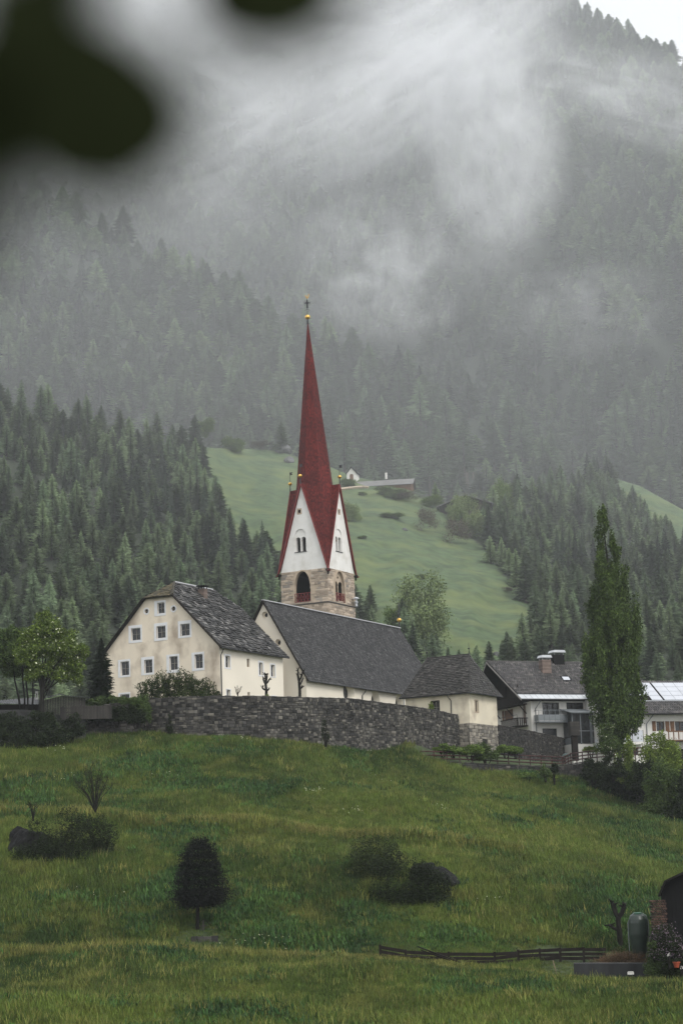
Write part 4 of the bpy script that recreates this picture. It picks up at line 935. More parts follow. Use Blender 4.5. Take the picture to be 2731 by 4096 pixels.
# ================================================================== churchyard wall
def wall_run(parent, pts, m, mort, cw, ch, drop, thick=.55, npart=300, t=.10, cap=True, jit=.4, name='stone'):
    """pts: world points of the top edge; stones on the camera side"""
    body = MB(); specs = []; o0 = parent.location
    n = len(pts)
    for i in range(n-1):
        a, b = Vector(pts[i])-o0, Vector(pts[i+1])-o0; d = Vector((b.x-a.x, b.y-a.y, 0)); L = d.length; u = d/L
        nrm = Vector((u.y, -u.x, 0))
        if nrm.y > 0: nrm = -nrm
        dz = (b.z-a.z)/L
        body.add([a, b, b-Vector((0, 0, drop)), a-Vector((0, 0, drop)), a-nrm*thick, b-nrm*thick, b-nrm*thick-Vector((0, 0, drop)), a-nrm*thick-Vector((0, 0, drop))],
                 [(0,3,2,1),(4,5,6,7),(0,1,5,4),(2,3,7,6),(0,4,7,3),(1,2,6,5)])
        P = lambda uu, vv, dd, a=a, u=u, nrm=nrm, dz=dz: tuple(a+u*uu+Vector((0, 0, vv+dz*uu))+nrm*dd)
        specs += stone_pieces(P, 0, L, -drop, 0, cw, ch, t, jit=jit)
        if cap:
            x = 0
            while x < L:
                w_ = min(random.uniform(.35, .8), L-x); c = Vector(P(x+w_/2, .05, -thick/2))
                specs.append((c, u, (nrm*-1), Vector((0, 0, 1)), w_-.02, thick+.12, random.uniform(.06, .13))); x += w_
    body.build('wall_core', mort, parent)
    vis = [s for s in specs]
    place_pieces(vis, name, m, parent, 'stone', npart, lambda p: p+o0)
wp = [(582,2799,213), (700,2793,211), (855,2788,210), (1027,2788,211), (1228,2793,214.5), (1409,2798,220), (1511,2812,225), (1629,2826,231), (1750,2845,237.2), (1832,2864,241.6)]
wpts = [pix(*q) for q in wp]
cw_ = empty('churchyard_wall', wpts[4], 0, 'long grey rubble stone wall curving along the hilltop in front of the church', 'wall')
wall_run(cw_, wpts, M_wstone, M_wmort, .43, .27, 6.5)
wp2 = [pix(1990, 2903, 248.5), pix(2118, 2926, 258), pix(2225, 2949, 267), pix(2333, 2972, 276)]
cw2 = empty('churchyard_wall', wp2[1], 0, 'dark rubble stone wall sloping down right of the small chapel', 'wall')
wall_run(cw2, wp2, M_dstone, M_wmort, .45, .28, 7.0, npart=300)
wp3 = [pix(300, 2862, 209.5), pix(420, 2824, 210), pix(581, 2804, 212.6)]
cw3 = empty('old_stone_wall', wp3[1], 0, 'low dark ivy topped stone wall below the dark spruce at the left', 'wall')
wall_run(cw3, wp3, M_dstone, M_wmort, .55, .26, 5.5, npart=250)
wp4 = [pix(1684, 3036, 229.5), pix(1800, 3050, 233), pix(1950, 3060, 236), pix(2100, 3066, 238.5), pix(2240, 3066, 240.5), pix(2345, 3050, 241.5)]
cw4 = empty('terrace_wall', wp4[2], 0, 'low dark mossy retaining wall at the meadow edge under the brown rail', 'wall')
wall_run(cw4, wp4, M_dstone, M_wmort, .55, .28, 3.6, npart=300)

# brown rail fence on the terrace wall
rf_ = empty('rail_fence', wp4[0], 0, 'reddish brown wooden rail fence along the terrace below the chapel', 'fence')
M_rail = mat('red_brown_rail', (.055,.020,.016), .7, .3, 2)
rl = [pix(*c4(335, 932), 229.8), pix(*c4(620, 938), 234), pix(*c4(900, 953), 237.5), pix(*c4(1140, 965), 240), pix(*c4(1380, 975), 241.5), pix(*c4(1440, 950), 242), pix(*c4(1568, 932), 243), pix(*c4(1760, 915), 243.5), pix(*c4(1990, 905), 244)]
for i in range(len(rl)-1):
    a, b = rl[i]-wp4[0], rl[i+1]-wp4[0]
    for dz in (0, -.42, -.8):
        m = MB(); u = (b-a).normalized(); m.tube([a+Vector((0, 0, dz)), b+Vector((0, 0, dz))], .075, 4); m.build('rail', M_rail, rf_)
    n = 3
    for k in range(n):
        p = a.lerp(b, k/n); MB().box((p.x-.06, p.y+.06, p.z-1.6), (p.x+.06, p.y+.16, p.z+.1)).build('post', M_rail, rf_)

# ================================================================== farmhouse on the right
FY = 268.0; FYAW = R(22)
FF = Frame(pix(*c5(398, 1447), FY), FYAW)
hd = 6.8; rl0 = FF.fr(c5(80, 1170), hd); el0 = FF.fr(c5(332, 1438), -1.1); rl1 = FF.fr(c5(780, 1178), hd)
print('farm ridge', rl0, rl1, 'eave', el0)
farm = empty('farmhouse', FF.O, FYAW, 'white alpine farmhouse with tiled roof, two chimneys and balconies behind the chapel', 'house')
xr = 19.0; zR = (rl0[1]+rl1[1])/2; zE = el0[1]
E0, E1, Q1, Q0 = Vector((el0[0], -1.1, zE)), Vector((xr, -1.1, zE)), Vector((xr, hd, zR)), Vector((rl0[0], hd, zR))
B0, B1 = Vector((el0[0], 2*hd+1.1, zE)), Vector((xr, 2*hd+1.1, zE))
nF = (E1-E0).cross(Q0-E0).normalized()
def roofhit(F, pxy, p, n): return F.hit(pxy, n, p)
rf = MB(); rf.slab([E0, E1, Q1, Q0], nF, .16); rf.slab([Q0, Q1, B1, B0], (Q1-Q0).cross(B1-Q0)*(1 if (Q1-Q0).cross(B1-Q0).z > 0 else -1), .16)
rfo = rf.build('roof', M_deck, farm)
k_ = .115; S0, S1 = E0.lerp(Q0, k_), E1.lerp(Q1, k_)
sky_ = [roofhit(FF, c5(*q), E0, nF) for q in ((612,1280),(677,1281),(695,1311),(632,1311))]
chb = [roofhit(FF, c5(505, 1240), E0, nF), roofhit(FF, c5(600, 1185), E0, nF)]
def near_open(c): 
    s = sum(sky_, Vector())/4; d = c-s; return abs(d.x) < .6 and abs(d.y) < .5
sp = roof_pieces([S0, S1, Q1, Q0], .42, .34, .10, jit=.04, lift=.01, over=1.15, gap=0, stag=True, skip=near_open); place_pieces(sp, 'roof_tile', M_tile, rfo, 'pan', 300, FF.w)
zs_ = MB(); W_ = (S1-S0).length; n = 24
for k in range(n):
    a, b = E0.lerp(E1, k/n), E0.lerp(E1, (k+1)/n); c, d = S0.lerp(S1, k/n), S0.lerp(S1, (k+1)/n)
    g = (b-a)*.03; MB().slab([a+g+nF*.05, b-g+nF*.05, d-g+nF*.05, c+g+nF*.05], nF, .045).build('snow_sheet', M_zinc, rfo)
MB().tube([S0+nF*.12, S1+nF*.12], .05, 5).build('snow_rail', M_iron, rfo)
MB().tube([Q0+nF*.04, Q1+nF*.04], .12, 6).build('ridge_tiles', M_tile, rfo)
a = MB(); a.slab([E0-Vector((.05,.05,.02)), Q0-Vector((.05,0,.02)), Q0+Vector((-.05, 0, -.25)), E0+Vector((-.05, -.05, -.25))], (-1, 0, 0), .05); a.slab([B0-Vector((.05,0,.02)), Q0-Vector((.05,0,.02)), Q0+Vector((-.05, 0, -.25)), B0+Vector((-.05, 0, -.25))], (-1, 0, 0), .05); a.build('barge_board', mat('grey_barge_board', (.30,.28,.26), .7), farm)
MB().tube([E0+Vector((0, -.08, -.08)), E1+Vector((0, -.08, -.08))], .07, 6).build('gutter', M_iron, farm)
zg = -9.5; topw = -.15
def ff(x, y): return FF.fr(c5(x, y))
win = [rect(ff(482, 1465), ff(610, 1590)), rect(ff(657, 1465), ff(788, 1590)), rect(ff(484, 1653), ff(597, 1800))]
xw = ff(875, 1600)[0]
m = MB(); panel(m, [(0, zg), (xw+5, zg), (xw+5, topw), (0, topw)], win, FRONT, .25)
LS = lambda u, v, d: (-d, u, v)
yb = 2*hd; nic = FF.sd(c5(352, 1545)); niche = arch(nic[0]-.55, nic[0]+.55, nic[1]-1.35, nic[1]+1.45, False)
sw1, sw2 = FF.sd(c5(258, 1515)), FF.sd(c5(210, 1600)); dr = rect(sw1, sw2)
zmid = topw+.1
m.box((.01, .0, 0), (.01, .0, 0)) if False else None
panel(m, [(0, zg), (yb, zg), (yb, -.6), (0, topw)], [niche, dr], LS, .25)
m.add([(0, yb, zg), (xw+5, yb, zg), (xw+5, yb, topw), (0, yb, topw)], [(0, 1, 2, 3)])
m.build('wall', M_white, farm)
MB().add([LS(u, v, -.2) for u, v in niche], [tuple(range(len(niche)))]).build('niche_back', M_brick, farm)
bar_ = MB(); bar(bar_, LS, dr[0][0], dr[1][0], dr[0][1], dr[2][1], -.15, -.1); bar_.build('door', M_wood2, farm)
for s_ in (0, 1):
    a = MB(); u0 = dr[0][0]-.55 if s_ == 0 else dr[1][0]; bar(a, LS, u0, u0+.55, dr[0][1], dr[2][1], .01, .05); a.build('shutter', M_wood2, farm)
# timber gable
a = MB(); a.add([(-.02, -.1, topw), (-.02, yb+.1, topw), (-.02, hd, zR-.25)], [(0, 1, 2)]); ga_ = a.build('timber_gable', M_wood, farm)
for k in range(26):
    u = -.0+k*(yb)/26; h = (zR-.3-topw)*(1-abs(u+.26-hd)/hd)
    if h > .3: b = MB(); bar(b, LS, u+.01, u+yb/26-.01, topw, topw+h-.15, .02, .05); b.build('board', M_wood, ga_)
# gable balcony (upper, timber) and small lower balcony
bz = FF.sd(c5(230, 1490), -1.3); a = MB(); a.box((-1.35, 1.0, bz[1]-.12), (-.05, yb-.5, bz[1]+.05)); bal = a.build('timber_balcony', M_wood, farm)
for k in range(34):
    u = 1.0+k*(yb-1.6)/34; b = MB(); bar(b, LS, u, u+.22, bz[1]+.08, bz[1]+.95, 1.27, 1.31); b.build('balcony_board', M_wood, bal)
b = MB(); bar(b, LS, 1.0, yb-.5, bz[1]+.97, bz[1]+1.08, 1.22, 1.36); b.build('hand_rail', M_wood, bal)
for k in range(4):
    u = 1.1+k*3.6; b = MB(); b.box((-1.3, u, bz[1]), (-1.18, u+.12, bz[1]+2.6)); b.build('post', M_wood, bal)
for k in range(3): b = MB(); b.tube([(-.05, 1.3+k*4, bz[1]-1.3), (-1.1, 1.3+k*4, bz[1]-.15)], .1, 4); b.build('bracket', M_wood, bal)
lo2 = FF.sd(c5(250, 1640), -1.6); la = FF.sd(c5(303, 1560), -1.6)[0]
a = MB(); a.box((-1.65, la, lo2[1]-.15), (-.05, la+5, lo2[1])); bal2 = a.build('lower_balcony', M_wood, farm)
for k in range(16):
    u = la+.05+k*.31; b = MB(); bar(b, LS, u, u+.15, lo2[1]+.02, lo2[1]+.9, 1.6, 1.64); b.build('baluster', M_wood, bal2)
for k in range(5): b = MB(); b.box((-1.6+k*.3, la, lo2[1]+.02), (-1.45+k*.3, la+.04, lo2[1]+.9)); b.build('baluster', M_wood, bal2)
b = MB(); bar(b, LS, la-.02, la+5, lo2[1]+.9, lo2[1]+1.02, 1.57, 1.68); b.box((-1.65, la-.02, lo2[1]+.9), (-.05, la+.06, lo2[1]+1.02)); b.build('hand_rail', M_wood, bal2)
b = MB(); b.tube([(-1.62, la, lo2[1]+1.4), (-1.62, la+5, lo2[1]+1.4)], .03, 5); [b.tube([(-1.62, la+k*1.2, lo2[1]+1), (-1.62, la+k*1.2, lo2[1]+1.4)], .02, 4) for k in range(5)]; b.build('iron_rail', M_iron, bal2)
for i, wn in enumerate(win):
    o = window(farm, FRONT, wn, None, .2, (2, 0) if i < 2 else (0, 0), surm=M_wood, sashm=M_wood, bars=.08)
# metal front balcony
b0, b1 = FF.fr(c5(455, 1520), -1.4), FF.fr(c5(697, 1600), -1.4); a = MB(); a.box((b0[0], -1.4, b1[1]-.15), (b1[0], -.02, b1[1]+.02)); mb_ = a.build('metal_balcony', M_metal, farm)
PB = lambda u, v, d: (u, -1.4-d, v); hh = b0[1]-b1[1]
for k in range(6):
    u0 = b0[0]+(b1[0]-b0[0])*k/6; u1 = b0[0]+(b1[0]-b0[0])*(k+1)/6-.03; b = MB(); bar(b, PB, u0+.02, u1, b1[1]+.06, b1[1]+hh*.60, -.02, .02); b.build('panel', M_metal, mb_)
    b = MB(); b.tube([PB(u0, b1[1], .03), PB(u0, b1[1]+hh, .03)], .03, 4); b.build('post', M_metal, mb_)
    for q in range(6): b = MB(); uu = u0+(u1-u0)*(q+.5)/6; b.tube([PB(uu, b1[1]+hh*.6, 0), PB(uu, b1[1]+hh*.95, 0)], .012, 3); b.build('baluster', M_metal, mb_)
b = MB(); b.tube([(b0[0], -.05, b0[1]), PB(b0[0], b0[1], 0), PB(b1[0], b0[1], 0), (b1[0], -.05, b0[1])], .035, 5); b.build('hand_rail', M_metal, mb_)
for k in range(3): b = MB(); b.box((b0[0]-.01, -1.3+k*.42, b1[1]+.06), (b0[0]+.02, -.92+k*.42, b1[1]+hh*.6)); b.build('panel', M_metal, mb_)
for q in (432, 660): dx = FF.fr(c5(q, 1500))[0]; MB().tube([(dx+.4, -1.0, zE-.2), (dx+.3, -.7, zE-.5), (dx, -.1, zE-1.2), (dx, -.1, zg)], .06, 6).build('downpipe', M_metal, farm) if q == 432 else None
# chimneys
def chimney(c, w_, d_, ztop, m_, brick=True):
    a = MB(); z = c.z-.5; n = 12; st = (ztop-z)/n
    for k in range(n): a.box((c.x-w_/2, c.y-d_/2, z+k*st+.008), (c.x+w_/2, c.y+d_/2, z+(k+1)*st-.008)) 
    o = a.build('chimney', m_, farm); a = MB()
    for sx in (-1, 1):
        for sy in (-1, 1): a.box((c.x+sx*w_*.42-.03, c.y+sy*d_*.42-.03, ztop), (c.x+sx*w_*.42+.03, c.y+sy*d_*.42+.03, ztop+.3))
    a.prism([(c.x-w_*.62, ztop+.28), (c.x+w_*.62, ztop+.28), (c.x+w_*.5, ztop+.62), (c.x-w_*.5, ztop+.62)], c.y-d_*.62, c.y+d_*.62); a.build('chimney_cap', M_zinc, o)
chimney(chb[0], 1.35, 1.1, FF.hit(c5(505, 1158), (0, 1, 0), (0, chb[0].y, 0)).z, M_brick); chimney(Vector((chb[1].x, chb[1].y+.3, chb[1].z)), 1.6, 1.3, FF.hit(c5(600, 1122), (0, 1, 0), (0, chb[1].y+.3, 0)).z, M_blk)
a = MB(); a.slab([q+nF*.12 for q in sky_], nF, .14); sk = a.build('skylight', M_blk, rfo); s = sum(sky_, Vector())/4
a = MB(); a.slab([s+(q-s)*.75+nF*.14 for q in sky_], nF, .015); a.build('pane', M_solar, sk)
# glazed conservatory at the right end
g0, g1 = FF.fr(c5(697, 1540), -2.6), FF.fr(c5(880, 1560), -2.6); gb = FF.fr(c5(790, 1765), -2.6)[1]
con = empty('conservatory', FF.w((g0[0], -2.6, gb)), FYAW, 'grey framed glass conservatory between the farmhouse and the poplar', 'conservatory')
Wg, Hg = g1[0]-g0[0], g0[1]-gb; Wg = max(Wg, 5.5)
for x in (0, Wg*.22, Wg*.48, Wg*.52, Wg*.78, Wg): MB().box((x-.06, -.06, -3), (x+.06, .06, Hg)).build('post', M_metal, con)
for z in (Hg*.42, Hg-.05): MB().box((-.06, -.05, z-.05), (Wg+.06, .05, z+.05)).build('beam', M_metal, con)
for k, (x0, x1) in enumerate(((.06, Wg*.22-.06), (Wg*.22+.06, Wg*.48-.06), (Wg*.52+.06, Wg*.78-.06), (Wg*.78+.06, Wg-.06))): MB().box((x0, -.01, .1), (x1, .01, Hg-.1)).build('pane', M_glass, con)
MB().box((-.06, .06, -3), (.06, 2.5, .9)).build('side_panel', M_metal, con); MB().box((-.03, .06, .92), (.0, 2.5, Hg-.1)).build('pane', M_glass, con)
MB().slab([(-.5, -.6, Hg+.05), (Wg+.5, -.6, Hg+.05), (Wg+.5, 2.55, Hg+.75), (-.5, 2.55, Hg+.75)], (0, -.2, 1), .12).build('roof', M_metal, con)
MB().box((-.3, -.3, -3.2), (Wg+.3, 2.5, -.02)).build('plinth', M_white, con)
for k in range(3): MB().box((Wg*.5+k*1.3, -1.0, -.6), (Wg*.5+k*1.3+1.22, -.97, .55)).build('glass_balustrade', M_solar if k == 0 else M_metal, con)
# small louvred box hanging by the wall
lb = empty('louvred_box', pix(*c5(715, 1720), 262.5), FYAW, 'small grey slatted wooden hutch on a post beside the conservatory', 'hutch')
MB().box((-.62, -.3, .3), (.62, .3, 2.1)).build('body', M_greywood, lb)
for k in range(9): MB().box((-.68, -.38, .3+k*.2), (.68, -.31, .44+k*.2)).build('slat', M_greywood, lb)
MB().box((-.4, -.2, -3), (.4, .2, .28)).build('post', M_wood, lb)

# ================================================================== house with solar panels
SY = 264.0; SYAW = R(17)
SF = Frame(pix(*c8(1140, 425), SY), SYAW)
sh = empty('solar_house', SF.O, SYAW, 'white house with solar panels on its tiled roof at the right edge', 'house')
hd2 = 6.0; rz2 = SF.fr(c8(1300, 68), hd2)[1]; ze2 = SF.fr(c8(1300, 412), -1.2)[1]; xa, xb = -4.5, 14.0
P0, P1, P2, P3 = Vector((xa, -1.2, ze2)), Vector((xb, -1.2, ze2)), Vector((xb, hd2, rz2)), Vector((xa, hd2, rz2)); nS = (P1-P0).cross(P3-P0).normalized()
rf = MB(); rf.slab([P0, P1, P2, P3], nS, .16); rf.slab([P3, P2, Vector((xb, 2*hd2+1.2, ze2)), Vector((xa, 2*hd2+1.2, ze2))], (0, nS.y*-1, nS.z), .16); rfo = rf.build('roof', M_deck, sh)
t_ = .355; T0, T1 = P0.lerp(P3, t_), P1.lerp(P2, t_); U0, U1 = P0.lerp(P3, .93), P1.lerp(P2, .93)
place_pieces(roof_pieces([P0, P1, T1, T0], .42, .34, .10, jit=.04, lift=.01, over=1.15, gap=0), 'roof_tile', M_tile, rfo, 'pan', 300, SF.w)
place_pieces(roof_pieces([U0, U1, P2, P3], .42, .34, .10, jit=.04, lift=.01, over=1.15, gap=0), 'ridge_tile', M_tile, rfo, 'pan', 100, SF.w)
xg = SF.hit(c8(1365, 285), nS, P0).x
for r_ in range(4):
    for k in range(-7, 9):
        ln = 1.62; x0 = xg+k*ln+(.12 if k >= 0 else -.12); x1 = x0+ln-.05
        if x0 < xa+.1 or x1 > xb: continue
        A_ = P0.lerp(P3, t_+.03+r_*.137); B_ = P0.lerp(P3, t_+.03+(r_+1)*.137-.008)
        if r_ == 0 and k in (-2,): continue
        q = [Vector((x0, A_.y, A_.z)), Vector((x1, A_.y, A_.z)), Vector((x1, B_.y, B_.z)), Vector((x0, B_.y, B_.z))]
        MB().slab([p+nS*.14 for p in q], nS, .05).build('solar_panel', M_solar, rfo)
MB().tube([P0.lerp(P3, t_)+nS*.12, P1.lerp(P2, t_)+nS*.12], .06, 5).build('panel_rail', M_zinc, rfo)
MB().tube([P0+Vector((0, -.08, -.06)), P1+Vector((0, -.08, -.06))], .07, 6).build('gutter', M_iron, sh)
def sf(x, y): return SF.fr(c8(x, y))
x1w = sf(1230, 500)[0]
ws = [rect(sf(1275, 500), sf(1370, 606)), rect(sf(1475, 500), sf(1600, 606)), rect(sf(1010, 780), sf(1086, 860))]
m = MB(); panel(m, [(xa, -12), (xb, -12), (xb, -.05), (xa, -.05)], ws, FRONT, .3); m.add([(xa, 0, -12), (xa, 12, -12), (xa, 12, -.05), (xa, 6, rz2-.3), (xa, 0, -.05)], [(0, 1, 2, 3, 4)]); m.build('wall', M_white, sh)
for wn in ws: window(sh, FRONT, wn, None, .25, (1, 0), surm=M_wood2, sashm=M_wood2)
for (a_, b_) in (((1228, 498), (1274, 606)), ((1371, 500), (1420, 606)), ((1423, 500), (1474, 606))):
    q = rect(sf(*a_), sf(*b_)); b = MB(); bar(b, FRONT, q[0][0], q[1][0], q[0][1], q[2][1], .02, .06); b.build('shutter', M_wood2, sh)
bz = SF.fr(c8(1480, 700), -1.2); bt = SF.fr(c8(1480, 615), -1.2)[1]; bx = SF.fr(c8(1400, 650), -1.2)[0]
b = MB(); b.box((bx, -1.25, bz[1]-.15), (xb, -.02, bz[1])); bal = b.build('timber_balcony', M_wood2, sh)
for k in range(24): x = bx+.05+k*.36; MB().box((x, -1.24, bz[1]+.05), (x+.15, -1.2, bt)).build('baluster', M_white if k % 2 else M_wood2, bal)
MB().box((bx-.02, -1.3, bt), (xb, -1.14, bt+.14)).build('hand_rail', M_wood2, bal)
b = MB(); b.box((x1w+.5, -1.1, -12), (xb, -.9, bz[1]-1.2)); b.build('ground_floor_wall', M_wood, sh)
dx = sf(1172, 600)[0]; MB().tube([(dx+.6, -1.1, ze2-.15), (dx+.4, -.8, ze2-.5), (dx, -.1, ze2-1.3), (dx, -.1, -9)], .06, 6).build('downpipe', M_metal, sh)
gq = rect(SF.fr(c8(1040, 597), -1.0), SF.fr(c8(1140, 718), -1.0)); b = MB(); b.box((gq[0][0]-4, -1.0, gq[0][1]-.35), (gq[1][0]+.1, -.02, gq[0][1]-.05)); gbo = b.build('glass_balcony', M_white, sh)
for k in range(3): MB().box((gq[1][0]-1.55*(k+1), -1.0, gq[0][1]), (gq[1][0]-1.55*k-.06, -.97, gq[2][1])).build('glass_panel', M_solar, gbo)
for k in range(4): MB().box((gq[1][0]-1.55*k-.03, -1.03, gq[0][1]-.05), (gq[1][0]-1.55*k+.02, -.98, gq[2][1]+.03)).build('post', M_iron, gbo)

# ================================================================== far buildings on the sloping meadow
def GH(px, py): return pix(px, py, float(depG(np.array([float(px)]), np.array([float(py)]))[0]))
def small_house(name, base, yaw, W, L, h, rise, wall, roof, label, cat, door=None, ov=.5, chim=False, win=0):
    e_ = empty(name, base, yaw, label, cat)
    m = MB(); m.add([(-W/2, 0, -2), (W/2, 0, -2), (W/2, 0, h), (0, 0, h+rise), (-W/2, 0, h), (-W/2, L, -2), (W/2, L, -2), (W/2, L, h), (0, L, h+rise), (-W/2, L, h)], [(0,1,2,3,4), (9,8,7,6,5), (1,6,7,2), (0,4,9,5)]); m.build('wall', wall, e_)
    sl = rise/(W/2)
    for s_ in (1, -1):
        a, b = Vector((s_*(W/2+ov), -ov, h-ov*sl+.05)), Vector((s_*(W/2+ov), L+ov, h-ov*sl+.05)); c, d = Vector((0, L+ov, h+rise+.05)), Vector((0, -ov, h+rise+.05))
        MB().slab([a, b, c, d], (s_*sl, 0, 1), .18).build('roof', roof, e_)
    if door: 
        p = arch(-door[0]/2, door[0]/2, 0, door[1], False); a = MB(); ring(a, FRONT, p, grow(p, .14), 0, .05); o = a.build('door', M_wood2, e_); MB().add([FRONT(u, v, .02) for u, v in p], [tuple(range(len(p)))]).build('door_leaf', M_wood2, o)
    for k in range(win): x = -W/2+W*(k+.5)/win; a = MB(); a.box((x-.45, -.05, h*.4), (x+.45, -.01, h*.4+1)); a.build('window', M_glass, e_)
    return e_
small_house('wayside_chapel', GH(*cm(208, 238)), R(-14), 3.4, 4.0, 2.7, 2.0, M_white, M_deck, 'tiny white wayside chapel on the green hill shoulder right of the spire', 'chapel', (1.0, 2.1), .35)
M_barnroof = mat('barn_roof_far', (.16,.155,.15), .6, .2, .5)
fh = small_house('mountain_farm', GH(*cm(690, 325))+Vector((0, 5, .9)), R(82), 9, 27, 2.2, 2.4, M_wood2, M_barnroof, 'low farmhouse roof with white skylights behind shrubs on the far meadow', 'house', ov=.8)
MB().tube([(0, 9, 5), (0, 9, 7.2)], .4, 6).build('chimney', M_white, fh); 
for k in range(3): MB().slab([(4.2-.0, 3+k*3.2, 2.75), (4.2, 5.6+k*3.2, 2.75), (2.0, 5.6+k*3.2, 4.02), (2.0, 3+k*3.2, 4.02)], (.5, 0, 1), .05).build('skylight', M_solar, fh)
small_house('hay_barn', GH(*cm(1105, 535)), R(-8), 17, 14, 4.6, 3.2, M_wood, M_barnroof, 'dark timber barn half hidden by shrubs beside the far meadow', 'barn', ov=1.2)
# ================================================================== vegetation kit
def leafcloud(lobes, n, size, seed, up=.0, shell=.55, aspect=.55):
    """lobes: (cx,cy,cz, rx,ry,rz, weight)"""
    r = np.random.default_rng(seed); L = np.array(lobes, float); wgt = L[:, 6]*(L[:, 3]*L[:, 4]*L[:, 5])**(2/3); k = r.choice(len(L), n, p=wgt/wgt.sum())
    d = r.normal(size=(n, 3)); d /= np.linalg.norm(d, axis=1)[:, None]; rad = shell+(1-shell)*r.random(n)**.6*1.12; rad *= r.choice([1, .75, 1.12], n, p=[.7, .2, .1])
    lump = 1+.22*np.sin(d[:, 0]*5+k)+.18*np.sin(d[:, 1]*7+k*2)+.15*np.sin(d[:, 2]*6+k*3)
    c = L[k, :3]+d*L[k, 3:6]*(rad*lump)[:, None]
    a = r.normal(size=(n, 3))+np.array([0, 0, up]); a /= np.linalg.norm(a, axis=1)[:, None]; b = np.cross(a, r.normal(size=(n, 3))); b /= np.linalg.norm(b, axis=1)[:, None]
    s = size*r.uniform(.6, 1.4, n)[:, None]; a = a*s; b = b*s*aspect
    v = np.stack([c-a*.5, c+b*.5, c+a*.6, c-b*.5], 1).reshape(-1, 3); f = np.arange(n*4).reshape(n, 4); return v, f
def crown(name, lobes, n, size, seed, m, parent=None, **kw):
    v, f = leafcloud(lobes, n, size, seed, **kw); return obj(name, npmesh(name, v, f, m), None, parent)
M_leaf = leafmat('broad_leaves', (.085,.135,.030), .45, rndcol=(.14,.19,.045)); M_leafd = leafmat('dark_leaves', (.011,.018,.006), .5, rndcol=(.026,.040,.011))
M_yew = leafmat('yew_needles', (.022,.034,.010), .5, rndcol=(.055,.072,.018)); M_black = leafmat('clipped_conifer_leaves', (.005,.006,.005), .4)
M_pop = leafmat('poplar_leaves', (.046,.074,.017), .5, rndcol=(.085,.125,.027)); M_lime = leafmat('fresh_leaves', (.115,.165,.032), .4, rndcol=(.17,.215,.045))
M_mid = leafmat('shrub_leaves', (.050,.080,.024), .45, rndcol=(.085,.12,.03)); M_fardec = leafmat('far_leaves', (.17,.22,.09), .3); M_twiggy = leafmat('bare_twigs', (.10,.085,.065), .35)
M_flower = mat('white_blossom', (.55,.58,.38), .7, .15, 2, rnd=.2); M_lilac = mat('lilac_blossom', (.20,.14,.19), .8, .2, 2, rnd=.4)
M_trunk = mat('dark_bark', (.013,.012,.010), .95, .3, 3, spec=.15); M_rock = mat('schist_rock', (.010,.010,.010), .9, .4, .8, col2=(.035,.035,.037), spec=.15, c2scale=2.2, c2amt=.1, bump=.8, bscale=3, stretch=(1, 1, 2.5))
def ghit(px, py, y0=98, y1=262):
    d = ray(px, py); Ys = np.arange(y0, y1, .25); P = np.array(d)[None]*(Ys/d.y)[:, None]; g = gfun(P[:, 0], P[:, 1]); k = np.where(P[:, 2] <= g)[0]
    i = k[0] if len(k) else len(Ys)-1; return Vector((P[i, 0], P[i, 1], g[i]))
def sc_at(Y): return FPX/Y
def limb_tree(root, trunk_pts, trunk_r, lobes, m_tr=M_trunk, start=.45):
    a = MB(); a.tube(trunk_pts, trunk_r, 7); a.build('trunk', m_tr, root)
    tp = [Vector(p) for p in trunk_pts]
    for l in lobes:
        b = tp[int(len(tp)*start) if int(len(tp)*start) < len(tp) else -1].lerp(tp[-1], random.uniform(0, .8)); c = Vector(l[:3]); mdl = b.lerp(c, .5)+Vector((0, 0, .15*(c-b).length))
        MB().tube([b, mdl, c], [trunk_r[-1]*.7, trunk_r[-1]*.45, .03], 5, False).build('branch', m_tr, root)

# ---- poplar
PB_ = pix(2475, 2975, 240); pop = empty('poplar_tree', PB_, 0, 'tall dark green columnar poplar standing before the farmhouse roofs', 'tree')
prof = [(1700,1035,95),(1600,1020,165),(1500,1010,185),(1400,1000,205),(1300,990,205),(1200,985,200),(1100,975,190),(1000,1005,178),(900,1000,176),(800,998,174),(650,990,158),(520,970,118),(400,962,84),(280,942,66),(180,930,56),(110,920,38),(75,916,20)]
r = random.Random(5); lob = []
for y, xc, hw in [(np.interp(t, range(len(prof)), [p[0] for p in prof]), np.interp(t, range(len(prof)), [p[1] for p in prof]), np.interp(t, range(len(prof)), [p[2] for p in prof])) for t in np.linspace(0, len(prof)-1, 60)]:
    p = pix(*c5(xc, y), 240)-PB_; W2 = hw/1.8087*240/FPX
    n = max(1, int(W2*1.9)); W2 *= 1.12
    for k in range(n):
        a = r.uniform(0, 6.28); rr = W2*math.sqrt(r.random())*.88; s = .26+.11*W2*r.uniform(.6, 1.2)
        lob.append((p.x+rr*math.cos(a), rr*math.sin(a), p.z+r.uniform(-.5, .3), s, s, s*r.uniform(2.2, 3.6), 1))
lob.append(((pix(*c5(805, 1120), 240)-PB_).x, -.5, (pix(*c5(805, 1120), 240)-PB_).z, .7, .7, 1.9, 1.2))
crown('crown', lob, 90000, .27, 51, M_pop, pop, up=1.2, shell=.4)
t0 = pix(*c5(1045, 1745), 240)-PB_; tpts = [t0+Vector((0, 0, -2)), pix(*c5(1020, 1500), 240)-PB_, pix(*c5(1000, 1000), 240)-PB_, pix(*c5(950, 400), 240)-PB_, pix(*c5(918, 110), 240)-PB_]
MB().tube(tpts, [.5, .4, .25, .1, .03], 8).build('trunk', M_trunk, pop)
for k in range(14): 
    l = lob[k*len(lob)//16]; b = tpts[1].lerp(tpts[3], k/16); MB().tube([(b.x, b.y, l[2]-4), (l[0], l[1], l[2])], [.09, .02], 4, False).build('branch', M_trunk, pop)

